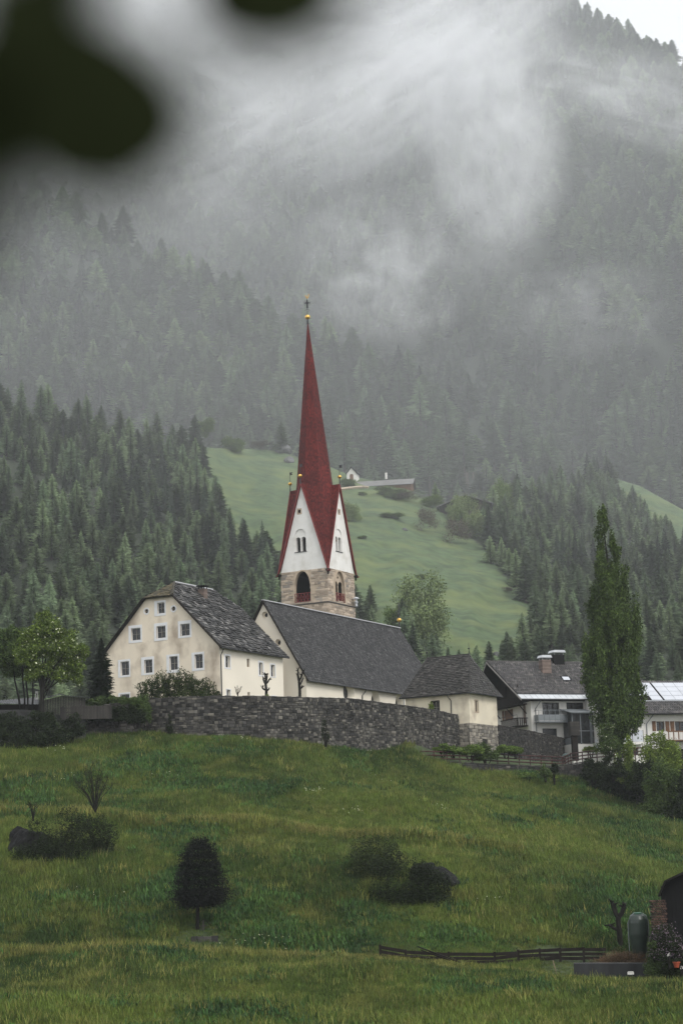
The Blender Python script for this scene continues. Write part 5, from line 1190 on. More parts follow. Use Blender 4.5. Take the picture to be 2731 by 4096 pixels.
# ---- flowering tree at the left and its slimmer neighbours
def px_lobes(lst, Y, O, sx, dy=.8):
    o = []
    for (x, y, rx, ry, *w_) in lst: c = pix(x, y, Y)-O; k = Y/FPX; o.append((c.x, random.uniform(-dy, dy)*rx*k, c.z, rx*k, rx*k*.9, ry*k, w_[0] if w_ else 1))
    return o
LY = 205.0; LB = pix(165, 2870, LY)
lt = empty('flowering_tree', LB, 0, 'broad green tree with pale blossom on a single trunk, left of the dark spruce', 'tree')
lob = px_lobes([(180,2475,30,38),(215,2520,45,40),(150,2530,48,40),(110,2560,42,36),(260,2545,38,34),(190,2590,62,46),(120,2625,48,42),(280,2600,46,40),(325,2598,30,24),(230,2650,58,40),(160,2680,48,34),(290,2665,44,34),(95,2595,34,30),(310,2710,26,28),(250,2705,40,26),(340,2615,20,22),(130,2700,34,28)], LY, LB, 1)
limb_tree(lt, [(0, 0, -1), (.05, 0, 1.5), (.15, .1, 3.4), (.3, 0, 5.5)], [.34, .27, .23, .12], lob)
crown('crown', lob, 27000, .20, 61, leafmat('rowan_leaves', (.075,.115,.022), .5, rndcol=(.16,.21,.045)), lt, shell=.62); crown('blossom', [l[:5]+(l[5],)+(l[6],) for l in lob], 420, .21, 62, M_flower, lt, shell=.98, aspect=.9)
L2 = pix(100, 2850, 207); lt2 = empty('slender_tree', L2, 0, 'loose green tree of several thin stems at the left frame edge', 'tree')
lob = px_lobes([(40,2540,40,36),(75,2560,40,40),(20,2590,45,38),(70,2620,46,40),(10,2640,40,36),(50,2680,42,30),(-30,2600,50,50),(100,2660,34,34)], 207, L2, 1)
for k, (bx, tx) in enumerate(((85, 60), (100, 92), (112, 105), (127, 132))):
    a = pix(bx, 2860, 207)-L2; b = pix(tx, 2720, 207)-L2; c = pix(tx-10+k*8, 2600, 207)-L2; MB().tube([a, a.lerp(b, .5)+Vector((.1, 0, 0)), b, c], [.12, .10, .08, .03], 6).build('stem', M_trunk, lt2)
crown('crown', lob, 17000, .20, 63, M_mid, lt2, shell=.6)
# ---- dark spruce beside the gabled house
sp_me = conifer_mesh('dark_spruce', 7.4, 1.9, 30, 13, .25, M_yew, 71, base=.02, twig=.4, power=.72)
SPB = pix(408, 2822, 216); o = obj('spruce_tree', sp_me); o.location = SPB; o.scale = (1.05, 1.05, 1.0); tag(o, 'single dark spruce against the left wall of the gabled house', 'tree')
# second tip
o.data.materials[0] = leafmat('dark_spruce_needles', (.016,.024,.012), .4)
# ---- yew hedge under the gable
HB = pix(710, 2795, 217.5); hg = empty('yew_hedge', HB, 0, 'shaggy dark yew hedge with upright shoots below the stained gable', 'hedge')
lob = px_lobes([(590,2755,34,38),(640,2735,40,42),(690,2740,42,46),(740,2735,42,48),(790,2750,40,42),(835,2770,34,32),(865,2785,22,20),(575,2790,24,28),(650,2780,60,30),(760,2785,70,30)], 217.5, HB, 1, .4)
crown('foliage', lob, 15000, .17, 72, M_yew, hg, shell=.6, up=.8)
sh_ = MB()
for k in range(60):
    x = random.uniform(575, 860); yt = 2700+abs(x-690)*.28+random.uniform(-26, 18); a = pix(x, yt+50, 217.5)-HB; b = pix(x+random.uniform(-3, 3), yt, 217.5)-HB; a.y = b.y = random.uniform(-.6, .6); sh_.tube([a, b], [.04, .008], 3, False)
sh_.build('shoots', M_yew, hg)
# ---- bushes
def bush(px, py, Y, hw, hh, m, n, label, cat='shrub', seed=1, group=None, name='shrub', size=.2, up=0, jx=4, flower=None, depth=.8):
    B = pix(px, py, Y); k = Y/FPX; W2, H2 = hw*k, hh*k; r = random.Random(seed); lob = []
    for i in range(jx*3): a = r.uniform(-1, 1); z = r.uniform(.0, 1)*math.sqrt(max(0, 1-a*a*.75)); s = r.uniform(.28, .45); lob.append((a*W2*.72, r.uniform(-.6, .6)*W2*depth, z*H2*1.62+H2*.05, W2*s, W2*s*.9, H2*s*1.05, 1))
    for i in range(jx*2): a = (i+.5)/(jx*2)*2-1; lob.append((a*W2*.8, r.uniform(-.6, .3)*W2*depth, H2*r.uniform(.1, .35), W2*.34, W2*.3, H2*.38, 1))
    e_ = empty(name, B, 0, label, cat, group); crown('foliage', lob, n, size, seed, m, e_, shell=.6, up=up)
    if flower: crown('blossom', lob, flower[1], size*.8, seed+1, flower[0], e_, shell=.99, aspect=.9)
    st = MB()
    for i in range(5): l = lob[i]; st.tube([(l[0]*.2, l[1]*.2, -.8), (l[0]*.7, l[1]*.7, l[2]*.6), l[:3]], [.06, .04, .015], 4, False)
    st.build('stems', M_trunk, e_); return e_
bush(*c5(965, 1810), 235, 54, 60, M_mid, 6000, 'white flowering shrub at the foot of the poplar', seed=81, size=.19, flower=(M_flower, 150))
bush(*c5(835, 1820), 245, 28, 12, M_lime, 1200, 'low yellow green shrub at the end of the churchyard wall', seed=82)
bush(*c5(1350, 1940), 232, 80, 84, M_lime, 15000, 'rounded bright yellow green shrub in front of the house with solar panels', seed=83, size=.19)
bush(*c5(1095, 2010), 232, 46, 84, M_lime, 8000, 'upright bright green shrub right of the poplar foot', seed=84, size=.18)
bush(*c5(1185, 2080), 230.5, 50, 66, M_mid, 7500, 'shaggy green shrub between the two brightest shrubs', seed=85, size=.18)
bush(*c5(1370, 2290), 224, 92, 128, M_mid, 24000, 'tall mid green bush mass at the right frame edge above the meadow', seed=86, size=.19)
bush(*c5(1490, 2370), 221, 60, 110, M_leafd, 13000, 'dark ivy green bush at the far right edge of the meadow', seed=87, size=.19)
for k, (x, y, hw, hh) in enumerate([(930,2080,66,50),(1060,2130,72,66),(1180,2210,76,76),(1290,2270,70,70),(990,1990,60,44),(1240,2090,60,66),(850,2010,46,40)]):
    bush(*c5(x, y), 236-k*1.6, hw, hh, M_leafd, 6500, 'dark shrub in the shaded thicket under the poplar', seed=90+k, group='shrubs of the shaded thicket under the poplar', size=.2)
for k, (x, y, hw, hh, lab) in enumerate([(500,925,34,16,'leftmost low green bush on the terrace wall below the chapel'),(580,940,40,20,'low green bush on the terrace below the wall step'),(700,950,50,24,'green bush on the terrace in front of the chapel base'),(820,985,44,38,'bushy green shrub below the arched chapel doorway'),(960,935,40,18,'green bush on the terrace right of the arched doorway'),(1030,940,26,14,'smallest bush at the right end of the terrace hedge')]):
    bush(*c4(x, y), 229.5+k*1.2+(3 if k else 3), hw*1.15, hh*.85, M_leaf if k != 3 else M_mid, 5000, lab, seed=100+k, size=.17)
for k, (x, y, hw, hh, m_, lab) in enumerate([(1250,1110,24,28,M_mid,'dark round shrub against the terrace wall foot'),(1315,1085,18,24,M_leafd,'small upright shrub by the terrace wall foot'),(1120,1120,36,12,M_leaf,'flat bright green weeds at the terrace wall foot'),(1320,1130,14,10,M_lime,'tiny bright weed clump at the right end of the terrace wall')]):
    bush(*c4(x, y), 233+k*.5, hw, hh, m_, 1600, lab, seed=110+k, size=.15)
bush(*c4(402, 640), 238.5, 16, 22, M_lime, 900, 'small yellow green bush beside the left chapel window', seed=115, size=.15)
bush(*c2(1248, 886), 213, 12, 8, M_lime, 350, 'fresh green sprig at the foot of a pollard on the wall', seed=116, size=.1)
# ivy on the old wall
IB = pix(470, 2830, 211.5); iv = empty('ivy', IB, 0, 'bright green ivy and creeper along the top of the old wall at left', 'ivy')
lob = px_lobes([(360,2812,24,16),(400,2806,30,18),(450,2800,30,18),(500,2806,28,16),(545,2806,28,20),(575,2822,22,36),(590,2850,18,32),(375,2840,14,22),(480,2832,14,20)], 211.3, IB, 1, .25); crown('foliage', lob, 16000, .15, 120, M_mid, iv, shell=.5)
for k, (x, y, hw, hh, lab) in enumerate([(c2(575, 1130)[0], c2(575, 1130)[1], 13, 40, 'thin dark creeper climbing the churchyard wall under the yew hedge'), (c2(1170,1110)[0], c2(1170,1110)[1], 18, 30, 'patch of dark creeper on the middle of the churchyard wall'), (c3(690,1190)[0], c3(690,1190)[1], 18, 44, 'dark branching creeper on the churchyard wall below the oval window')]):
    bush(x, y, 210.2+k*1.3, hw, hh, M_leafd, 700, lab, 'creeper', seed=125+k, size=.13, name='creeper', depth=.12)
# ---- pollards
def pollard(px, py, Y, hpx, label, arms, m=M_trunk, th=.16, seed=1):
    B = pix(px, py, Y); k = Y/FPX; r = random.Random(seed); e_ = empty('pollard_tree', B, 0, label, 'tree')
    H_ = hpx*k; MB().tube([(0, 0, -1), (.03, 0, H_*.3), (-.02, 0, H_*.6), (0, 0, H_*.72)], [th*1.15, th, th*.9, th], 7).build('trunk', m, e_)
    for (h0, dx, dz) in arms:
        a = MB(); s_ = Vector((0, 0, H_*h0)); p1 = Vector((dx*k*.6, 0, H_*h0+dz*k*.35)); p2 = Vector((dx*k, r.uniform(-.1, .1), H_*h0+dz*k)); a.tube([s_, p1, p2], [th*.75, th*.55, th*.6], 6)
        for q in range(5): d = Vector((r.uniform(-1, 1), r.uniform(-1, 1), r.uniform(-.2, 1.2))).normalized()*th*r.uniform(1.2, 2.6); a.tube([p2, p2+d], [th*.4, th*.15], 4)
        a.build('branch', m, e_)
pollard(*c2(1245, 887), 213.5, 85, 'knobbly pollarded tree before the side wall of the gabled house', [(.62, -10, 22), (.7, 6, 26), (.65, 14, 16), (.35, -14, 8), (.3, 12, 8), (.75, -2, 30)], seed=2)
pollard(*c2(1478, 890), 215, 104, 'taller forked pollarded tree before the church gable', [(.6, -6, 30), (.66, 16, 36), (.68, 10, 18), (.35, 12, 6), (.7, -4, 38), (.5, 14, 22)], seed=3)
pollard(*c2(1046, 886), 212.5, 46, 'small bare shrub with thin forked shoots on the churchyard wall', [(.2, -8, 30), (.2, 0, 34), (.2, 8, 24), (.3, 16, 26)], th=.06, seed=4)
# ---- shed, fence, lantern and rocky bank at the left
M_corr = mat('corrugated_sheet', (.045,.045,.048), .5, .3, 1)
shd = empty('shed', pix(250, 2850, 209), R(12), 'low weathered plank shed with a wavy corrugated roof at the left', 'shed')
SHF = Frame(shd.location, R(12))
def sh_(x, y, d=0): return SHF.fr(cs(x, y), d)
pl = sh_(612, 480)[0]; pr = sh_(1195, 480)[0]; n = 26
for k in range(n):
    x = pl+(pr-pl)*k/n; t = k/n; zt = np.interp(t, [0, .42, .6, 1], [sh_(612, 352)[1], sh_(870, 290)[1], sh_(960, 300)[1], sh_(1195, 325)[1]])
    MB().box((x+.01, random.uniform(-.01, .02), -2), (x+(pr-pl)/n-.015, .05+.0, zt)).build('plank', M_greywood, shd)
a = MB(); nn = 60
def zroof(x): return float(np.interp(x, [pl-.4, pl+(pr-pl)*.42, pl+(pr-pl)*.6, pr+.5], [sh_(612, 342)[1], sh_(875, 278)[1], sh_(980, 300)[1], sh_(1240, 320)[1]]))
v = []; 
for i in range(nn+1):
    x = pl-.4+(pr-pl+.9)*i/nn; z = zroof(x)+.05+.05*math.sin(i*2.1)
    v += [(x, -.35, z), (x, 3.5, z+.35)]
a.add(v, [(2*i, 2*i+2, 2*i+3, 2*i+1) for i in range(nn)]); a.build('roof', M_corr, shd)
q0, q1 = sh_(-60, 400), sh_(560, 415); v = []
for i in range(81): x = q0[0]+(q1[0]-q0[0])*i/80; z = q0[1]+(q1[1]-q0[1])*i/80; v += [(x, -.4, z+.04*math.sin(i*1.57)), (x, 3.2, z+.62+i*.006+.04*math.sin(i*1.57))]
MB().add(v, [(2*i, 2*i+2, 2*i+3, 2*i+1) for i in range(80)]).build('roof', M_corr, shd)
MB().box((q0[0], .3, -2.5), (q1[0]+.1, 3.0, q0[1]-.08)).build('rear_wall', M_wood, shd)
pk = empty('picket_fence', pix(*cs(845, 545), 207.6), R(3), 'dark wooden picket fence on the bank below the shed', 'fence')
x1 = (pix(*cs(1560, 545), 207.6)-pk.location).x
for k in range(34):
    x = x1*k/34; MB().box((x, -.02, -.6), (x+.13, .02, .78+random.uniform(-.06, .05))).build('picket', M_greywood, pk)
for z in (.15, .6): MB().box((0, .03, z-.05), (x1, .08, z+.05)).build('rail', M_wood, pk)
ln_ = empty('wayside_lantern', pix(*cs(516, 340), 208), 0, 'small white painted board on the shed roof between the two tree trunks', 'sign')
a = MB(); ring(a, FRONT, rect((-.06, .18), (.06, .62)), rect((-.14, 0), (.14, .85)), -.05, .0); a.build('board', M_white, ln_)
def rock(name, px, py, Y, rx, ry, rz_h, seed, label, m=M_rock, rot=0, sub=4, flat=.5, cat='rock'):
    bm = bmesh.new(); bmesh.ops.create_icosphere(bm, subdivisions=sub, radius=1); r = random.Random(seed); pl_ = [(Vector((r.uniform(-1, 1), r.uniform(-1, 1), r.uniform(-.6, 1))).normalized(), r.uniform(.55, .9)) for _ in range(14)]
    from mathutils import noise
    for v in bm.verts:
        for n_, d in pl_:
            e_ = v.co.dot(n_)-d
            if e_ > 0: v.co -= n_*e_
        v.co += v.co.normalized()*.10*noise.noise(v.co*3+Vector((seed, 0, 0)))+v.co.normalized()*.04*noise.noise(v.co*9)
    me = bpy.data.meshes.new(name); bm.to_mesh(me); bm.free(); o = obj(name, me, m); o.location = pix(px, py, Y); k = Y/FPX; o.scale = (rx*k, ry*k, rz_h*k); o.rotation_euler = (0, R(rot), 0); return tag(o, label, cat)
# rocky bank: one rough face under the shed
def bank(name, top, base, m, label, seed, nx=90, ny=16, amp=.5, cat='rock bank'):
    T = np.array(top, float); Bs = np.array(base, float); u = np.linspace(0, 1, nx); x0, x1 = T[0, 0], T[-1, 0]; xs_ = x0+(x1-x0)*u
    rows = []
    for t in np.linspace(0, 1, ny):
        py = (1-t)*np.interp(xs_, T[:, 0], T[:, 1])+t*np.interp(xs_, Bs[:, 0], Bs[:, 1]); Y = (1-t)*np.interp(xs_, T[:, 0], T[:, 2])+t*np.interp(xs_, Bs[:, 0], Bs[:, 2])
        Y = Y+((vnoise(xs_*.1, py*.1, 2.2, seed)-.5)*2.2+(vnoise(xs_*.1, py*.1, .8, seed+1)-.5)*1.0)*amp*math.sin(math.pi*min(1, t*1.1+.1)); rows.append(pixn(xs_, py, Y))
    rows.insert(0, rows[0]+np.array([0, 5, -.2])); rows.append(rows[-1]+np.array([0, 0, -2])); P = np.array(rows); me = grid_mesh(name, P[..., 0], P[..., 1], P[..., 2], m, False); return tag(obj(name, me), label, cat)
bank('rock_bank', [(-400,2880,206),(0,2840,206.5),(100,2838,206.5),(250,2862,208),(345,2868,209)], [(-400,3090,197),(0,3022,201.5),(120,3000,203),(250,2972,206),(345,2960,208)], mat('dark_rock_bank', (.013,.013,.012), .9, .4, .6, col2=(.035,.035,.035), c2scale=.9, c2amt=.1, bump=.9, bscale=3), 'dark rocky bank below the shed and trees at the left edge', 140)
bank('rock_bank', [(2340,3060,241),(2450,3085,239),(2560,3150,235),(2731,3250,226),(3100,3350,215)], [(2340,3128,239),(2450,3180,236),(2560,3235,230),(2731,3315,219),(3100,3480,205)], mat('dark_rock_bank_right', (.016,.015,.014), .9, .4, .6, col2=(.04,.04,.04), c2scale=.9, c2amt=.1, bump=.9, bscale=3), 'dark rocky bank under the thicket right of the terrace wall', 150)
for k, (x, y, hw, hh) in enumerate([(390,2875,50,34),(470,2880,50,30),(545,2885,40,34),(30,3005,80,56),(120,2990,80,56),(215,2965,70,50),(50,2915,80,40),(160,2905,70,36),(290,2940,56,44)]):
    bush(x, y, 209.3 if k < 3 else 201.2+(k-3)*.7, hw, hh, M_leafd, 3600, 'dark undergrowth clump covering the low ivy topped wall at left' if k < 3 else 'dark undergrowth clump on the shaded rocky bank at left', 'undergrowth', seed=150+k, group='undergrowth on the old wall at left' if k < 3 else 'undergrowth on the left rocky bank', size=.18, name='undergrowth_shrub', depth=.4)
# ---- meadow rocks, bushes and trees
def gl(px, py): return ghit(px, py)
g = gl(200, 3425); gY = g.y
rock('boulder', 112, 3375, ghit(112, 3425).y+.5, 92, 80, 66, 3, 'big slanting grey boulder in the meadow at the left', rot=-38)
rock('boulder', 72, 3345, ghit(72, 3400).y+.8, 48, 40, 46, 4, 'smaller boulder slab leaning behind the big left boulder', rot=-42)
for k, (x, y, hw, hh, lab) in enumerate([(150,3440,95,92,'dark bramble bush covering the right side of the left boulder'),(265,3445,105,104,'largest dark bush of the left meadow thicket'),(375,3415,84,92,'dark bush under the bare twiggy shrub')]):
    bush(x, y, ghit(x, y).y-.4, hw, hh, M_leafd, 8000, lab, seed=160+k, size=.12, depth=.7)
def twig_shrub(px, py, Y, hw, hh, label, seed, n=26):
    B = pix(px, py, Y); k = Y/FPX; r = random.Random(seed); e_ = empty('bare_shrub', B, 0, label, 'shrub'); tips = []; st = MB()
    for i in range(n):
        a = r.uniform(-1, 1); yy = r.uniform(-.5, .5); h = hh*k*2*r.uniform(.65, 1)*(1-.25*abs(a)); p = Vector((a*hw*k, yy*hw*k, h)); m1 = Vector((p.x*.35, p.y*.35, h*.45)); st.tube([(0, 0, -.3), m1, p], [.045, .03, .01], 4, False)
        for q in range(7): t = r.uniform(.4, 1); b = m1.lerp(p, t); d = Vector((r.uniform(-1, 1), r.uniform(-1, 1), r.uniform(.2, 1.3)))*h*.13; st.tube([b, b+d], [.016, .006], 3, False); tips.append(b+d)
    st.build('stems', M_trunk, e_); crown('leaves', [(t.x, t.y, t.z, .14, .14, .14, 1) for t in tips], n*38, .085, seed, M_yew, e_)
twig_shrub(382, 3235, gY+3, 88, 88, 'sparse twiggy shrub with small leaves above the left boulder thicket', 170)
twig_shrub(133, 3270, gY+4, 26, 34, 'tiny bare shrub behind the left boulder', 171, 9)
g2 = gl(1620, 3565)
rock('boulder', 1765, 3512, ghit(1765, 3560).y+.6, 80, 80, 50, 7, 'dark pointed boulder right of the big bush on the meadow', rot=24)
rock('boulder', 1700, 3490, ghit(1700, 3560).y+1.4, 70, 60, 48, 8, 'rounded boulder under the big meadow bush', rot=10)
for k, (x, y, hw, hh, m_, lab) in enumerate([(1520,3505,112,125,M_yew,'big leafy bush standing on the middle slope of the meadow'),(1590,3615,125,120,M_leafd,'dark bush right of the big meadow bush'),(1705,3610,100,88,M_leafd,'low dark bush overgrowing the meadow boulder')]):
    bush(x, y, ghit(x, y).y-.4, hw, hh, m_, 10000, lab, seed=180+k, size=.12, depth=.6, jx=5)
# topiary
g3 = gl(790, 3722); TYp = g3.y; TB = pix(790, 3722, TYp)
tp_ = empty('clipped_tree', TB, 0, 'nearly black egg shaped clipped tree on a short trunk in the meadow', 'tree')
k = TYp/FPX; MB().tube([(0, 0, -.6), (.02, 0, .8), (.1, 0, 2.2)], [.17, .14, .13], 8).build('trunk', M_trunk, tp_)
lob = []
for (y, xc, hw) in [(3374,799,34),(3398,799,56),(3430,799,72),(3465,800,84),(3500,800,92),(3535,800,100),(3570,801,106),(3598,801,104),(3620,801,84)]:
    c = pix(xc, y, TYp)-TB; w_ = hw*k*1.22
    for q in range(9):
        a = q*.7+y; lob.append((c.x+w_*.58*math.cos(a), w_*.58*math.sin(a), c.z+6*k, w_*.40, w_*.40, 21*k, 1))
crown('crown', lob, 26000, .11, 190, M_black, tp_, shell=.2, up=1.0)
cx3 = pix(815, 3735, TYp-.3); wc = empty('wayside_cross', cx3, 0, 'weathered wooden wayside cross with little slanted roof beside the clipped tree', 'cross')
h_ = (3735-3684)*k; MB().box((-.05, -.04, -.5), (.05, .04, h_)).build('post', M_greywood, wc)
a = MB(); a.tube([(-.32, 0, h_-.18), (0, 0, h_+.12), (.45, 0, h_-.28)], .03, 4); a.build('roof', M_wood, wc); MB().box((-.24, -.03, h_-.42), (.24, .03, h_-.34)).build('cross_arm', M_greywood, wc)
pl_ = empty('stone_trough', pix(820, 3762, TYp-1.5), 0, 'low dark stone block half sunk in grass under the clipped tree', 'trough')
for k_ in range(4): MB().box((-.95+k_*.48, -.3, -.6), (-.95+k_*.48+.46, .3, random.uniform(.26, .32))).build('stone', M_dstone, pl_)
# umbrella behind the rail
um = empty('umbrella', pix(2264, 3030, 243.5), 0, 'dark green umbrella held up behind the brown rail fence', 'umbrella')
a = MB(); pr = [(.6, .12), (.5, .3), (.35, .42), (.15, .5), (.02, .52)]; a.lathe(pr, (0, 0, 0), 8); a.build('canopy', mat('green_umbrella', (.02,.06,.05), .35), um); MB().tube([(0, 0, -1.0), (0, 0, .62)], .015, 5).build('shaft', M_iron, um)
# ================================================================== farmyard bottom right
YB = 133.5; YF = ghit(*c6(300, 565)).y; YS = ghit(*c6(950, 603)).y
print('yard depths', YB, YF, YS)
def F6(x, y, Y): return pix(*c6(x, y), Y+(YB-128.5))
fn = empty('plank_fence', F6(90, 540, 131), 0, 'old dark wooden plank fence sagging along the meadow crest bottom right', 'fence')
O_ = fn.location; ln6 = [(85,490,131),(210,514,132),(420,524,133),(645,524,134.5),(760,514,135.5),(865,508,136.5),(965,504,137),(1080,502,137.5),(1190,500,138)]
for i in range(len(ln6)-1):
    a, b = F6(*ln6[i])-O_, F6(*ln6[i+1])-O_
    for dz in (.22, -.06, -.34):
        m = MB(); d = (b-a); u = d.normalized(); jz = random.uniform(-.06, .06); m.slab([a+Vector((0, 0, dz-.14)), b+Vector((0, 0, dz-.14+jz)), b+Vector((0, 0, dz+.08+jz)), a+Vector((0, 0, dz+.08))], (u.y, -u.x, 0), .05); m.build('rail', M_wood, fn)
    MB().box((a.x-.07, a.y+.0, a.z-1.3), (a.x+.09, a.y+.12, a.z+.36)).build('post', M_wood, fn)
for (x0, y0, x1, y1) in ((268,472,480,552),(285,490,430,540),(140,515,330,530)):
    a, b = F6(x0, y0, 131.8)-O_, F6(x1, y1, 131.5)-O_; MB().tube([a, b], [.04, .07], 4).build('broken_plank', M_wood, fn)
stk = empty('stake', F6(950, 603, 129.5), 0, 'pale thin wooden stake leaning in the grass before the fence', 'stake'); q = F6(930, 540, 129.5)-stk.location; MB().tube([(0, 0, -.2), q], .025, 5).build('stick', mat('pale_wood', (.28,.20,.14), .8), stk)
cwl = empty('concrete_wall', F6(1035, 605, 131), 0, 'low grey concrete wall retaining the brown dung heap', 'wall'); q = F6(1400, 605, 130.5)-cwl.location; hC = (605-557)/1.224*131/FPX
a = MB(); a.add([(0, 0, -.6), (q.x, q.y, -.6), (q.x, q.y, hC+q.z), (0, 0, hC), (0, .25, -.6), (q.x, q.y+.25, -.6), (q.x, q.y+.25, hC+q.z), (0, .25, hC)], [(0,1,2,3),(3,2,6,7),(0,3,7,4),(5,6,2,1),(4,7,6,5)]); a.build('slab', mat('stained_concrete', (.020,.021,.022), .9, .35, 2, stretch=(1,1,.3)), cwl)
a = MB(); a.tube([(0, .12, hC+.01), (q.x, q.y+.12, hC+q.z+.01)], .05, 4); a.build('coping', mat('concrete_edge', (.07,.07,.07), .8), cwl)
dh = empty('dung_heap', F6(1265, 565, 133), 0, 'reddish brown straw dung heap behind the concrete wall', 'heap'); kk = 133/FPX
lob = [((x-1265)/1.224*kk, random.uniform(-.3, .3), (565-y)/1.224*kk, 50*kk, .6, 22*kk, 1) for x, y in ((1170,548),(1200,535),(1240,520),(1280,518),(1320,525),(1360,545),(1250,545),(1300,545))]
v, f = leafcloud(lob, 9000, .14, 200, shell=.1, aspect=.12); obj('straw', npmesh('straw', v, f, mat('dung_straw', (.105,.060,.030), .95, .3, 2, rnd=.5)), None, dh)
hy = empty('hay_patch', F6(1100, 640, 124.5), 0, 'golden cut hay lying on the grass before the concrete wall', 'hay'); kk = 124.5/FPX
lob = []
for x in range(985, 1240, 22): p = F6(x, 632+random.uniform(-8, 8), 124.5); lob.append((p.x-hy.location.x, random.uniform(-1.5, 1.5), gz(p.x, 124.5)-hy.location.z+.1, .35, .9, .12, 1))
v, f = leafcloud(lob, 9000, .16, 201, shell=.1, aspect=.10); obj('straw', npmesh('straw', v, f, mat('golden_hay', (.32,.21,.065), .9, .2, 2, rnd=.4)), None, hy)
# tank
tk = empty('silage_tank', F6(1355, 520, 134), 0, 'dark green domed tank with metal straps beside the barn', 'tank'); kk = 134/FPX/1.224; Rk = 49*kk; Hk = (520-312)*kk
MB().lathe([(Rk*.6, -1), (Rk*.62, 0), (Rk*.82, Hk*.22), (Rk, Hk*.5), (Rk, Hk*.78), (Rk*.93, Hk*.86), (Rk*.75, Hk*.94), (Rk*.45, Hk*.985)], (0, 0, 0), 24).build('body', mat('green_tank_plastic', (.018,.030,.022), .4, .2, 2), tk)
MB().lathe([(Rk*.45, 0), (Rk*.45, .08), (Rk*.3, .12)], (0, 0, Hk*.985), 16).build('lid', mat('green_lid', (.03,.10,.06), .4), tk)
for s_ in (-1, 1): MB().tube([(s_*Rk*1.02, -.1, -1), (s_*Rk*1.04, -.1, Hk*.78), (s_*Rk*.8, -.3, Hk*.95), (s_*Rk*.4, -.3, Hk*1.01)], .03, 5).build('strap', M_metal, tk)
pollard(*c6(1258, 475), 146.5, 158, 'dark pollarded tree with club shaped limbs beside the green tank', [(.7, -22, 60), (.7, 30, 50), (.42, -34, 18), (.72, -12, 50), (.75, 22, 36)], th=.2, seed=9)
# barn
bn = empty('timber_barn', F6(1475, 600, 129), R(-13), 'dark timber barn with low roof cut by the lower right frame edge', 'barn'); k = 129/FPX/1.224
def bx_(x): return (x-1475)*k
def bz_(y): return (600-y)*k
m = MB(); m.prism([(bx_(1478), -1), (bx_(1478), bz_(235)), (bx_(1505), bz_(160)), (bx_(1700), bz_(80)), (bx_(1900), bz_(160)), (bx_(1900), -1)], .5, 9); m.build('wall', M_blk, bn)
for q in range(26): x = bx_(1480)+q*.32; MB().box((x, .44, -1), (x+.28, .495, min(bz_(165)+max(0, x-bx_(1505))*.38-.2, bz_(100)))).build('board', M_blk, bn)
m = MB(); m.slab([(bx_(1466), -.2, bz_(228)), (bx_(1503), -.2, bz_(152)), (bx_(1503), 9.6, bz_(152)), (bx_(1466), 9.6, bz_(228))], (-1, 0, .5), .1); m.slab([(bx_(1503), -.2, bz_(152)), (bx_(1700), -.2, bz_(68)), (bx_(1700), 9.6, bz_(68)), (bx_(1503), 9.6, bz_(152))], (-.3, 0, 1), .14); m.build('roof', M_deck, bn)
wpile = empty('woodpile', F6(1455, 470, 128.6), R(8), 'stack of split logs against the dark barn wall', 'woodpile')
for z in range(13):
    for x in range(6):
        c = ((x-2.6)*.16+(z % 2)*.07, 0, z*.165+.9); a = MB(); a.tube([(c[0], -.28, c[2]), (c[0], .3, c[2])], .078, 6); a.build('log', mat('cut_log', (.05,.026,.018), .9, .3, 4, rnd=.7) if z == x == 0 else bpy.data.materials['cut_log'], wpile)
MB().box((-.55, -.2, -1.5), (.5, .3, .8)).build('base', M_wood, wpile)
bush(*c6(1490, 520), 127.5+YB-128.5, 70, 62, M_leafd, 9000, 'lilac bush with dull purple blossom before the barn', seed=210, size=.09, flower=(M_lilac, 1500))
bush(*c6(1430, 600), 127.8+YB-128.5, 42, 62, M_mid, 5000, 'green shrub between the tank and the barn', seed=212, size=.09)
bush(*c6(1520, 610), 127+YB-128.5, 60, 40, M_leafd, 5000, 'dark shrub at the barn foot by the lower right edge', seed=213, size=.09)
ob = empty('plant_pot', F6(1535, 568, 126.3), 0, 'orange flower pot in front of the dark barn', 'pot'); MB().lathe([(.14, 0), (.22, .3), (.25, .3), (.25, .36)], (0, 0, -.1), 12).build('pot', mat('terracotta', (.30,.055,.02), .7), ob); MB().lathe([(.01, 0), (.16, .05), (.1, .2), (.01, .25)], (0, 0, .25), 7).build('plant', M_leafd, ob)
for k_, (x, y, lab) in enumerate(((1496, 520, 'white flowers by the lilac bush'), (1561, 582, 'white flowers by the lower right frame corner'))): bush(*c6(x, y), 126+YB-128.5, 7, 7, M_white, 60, lab, 'flowers', seed=220+k_, size=.07, name='white_flowers')
tr_ = empty('trough', F6(1310, 602, 128.5), 0, 'small white tub at the foot of the concrete wall', 'tub'); MB().box((-.2, -.1, -.1), (.2, .1, .05)).box((-.17, -.13, .051), (.17, .13, .09)).build('tub', M_white, tr_)
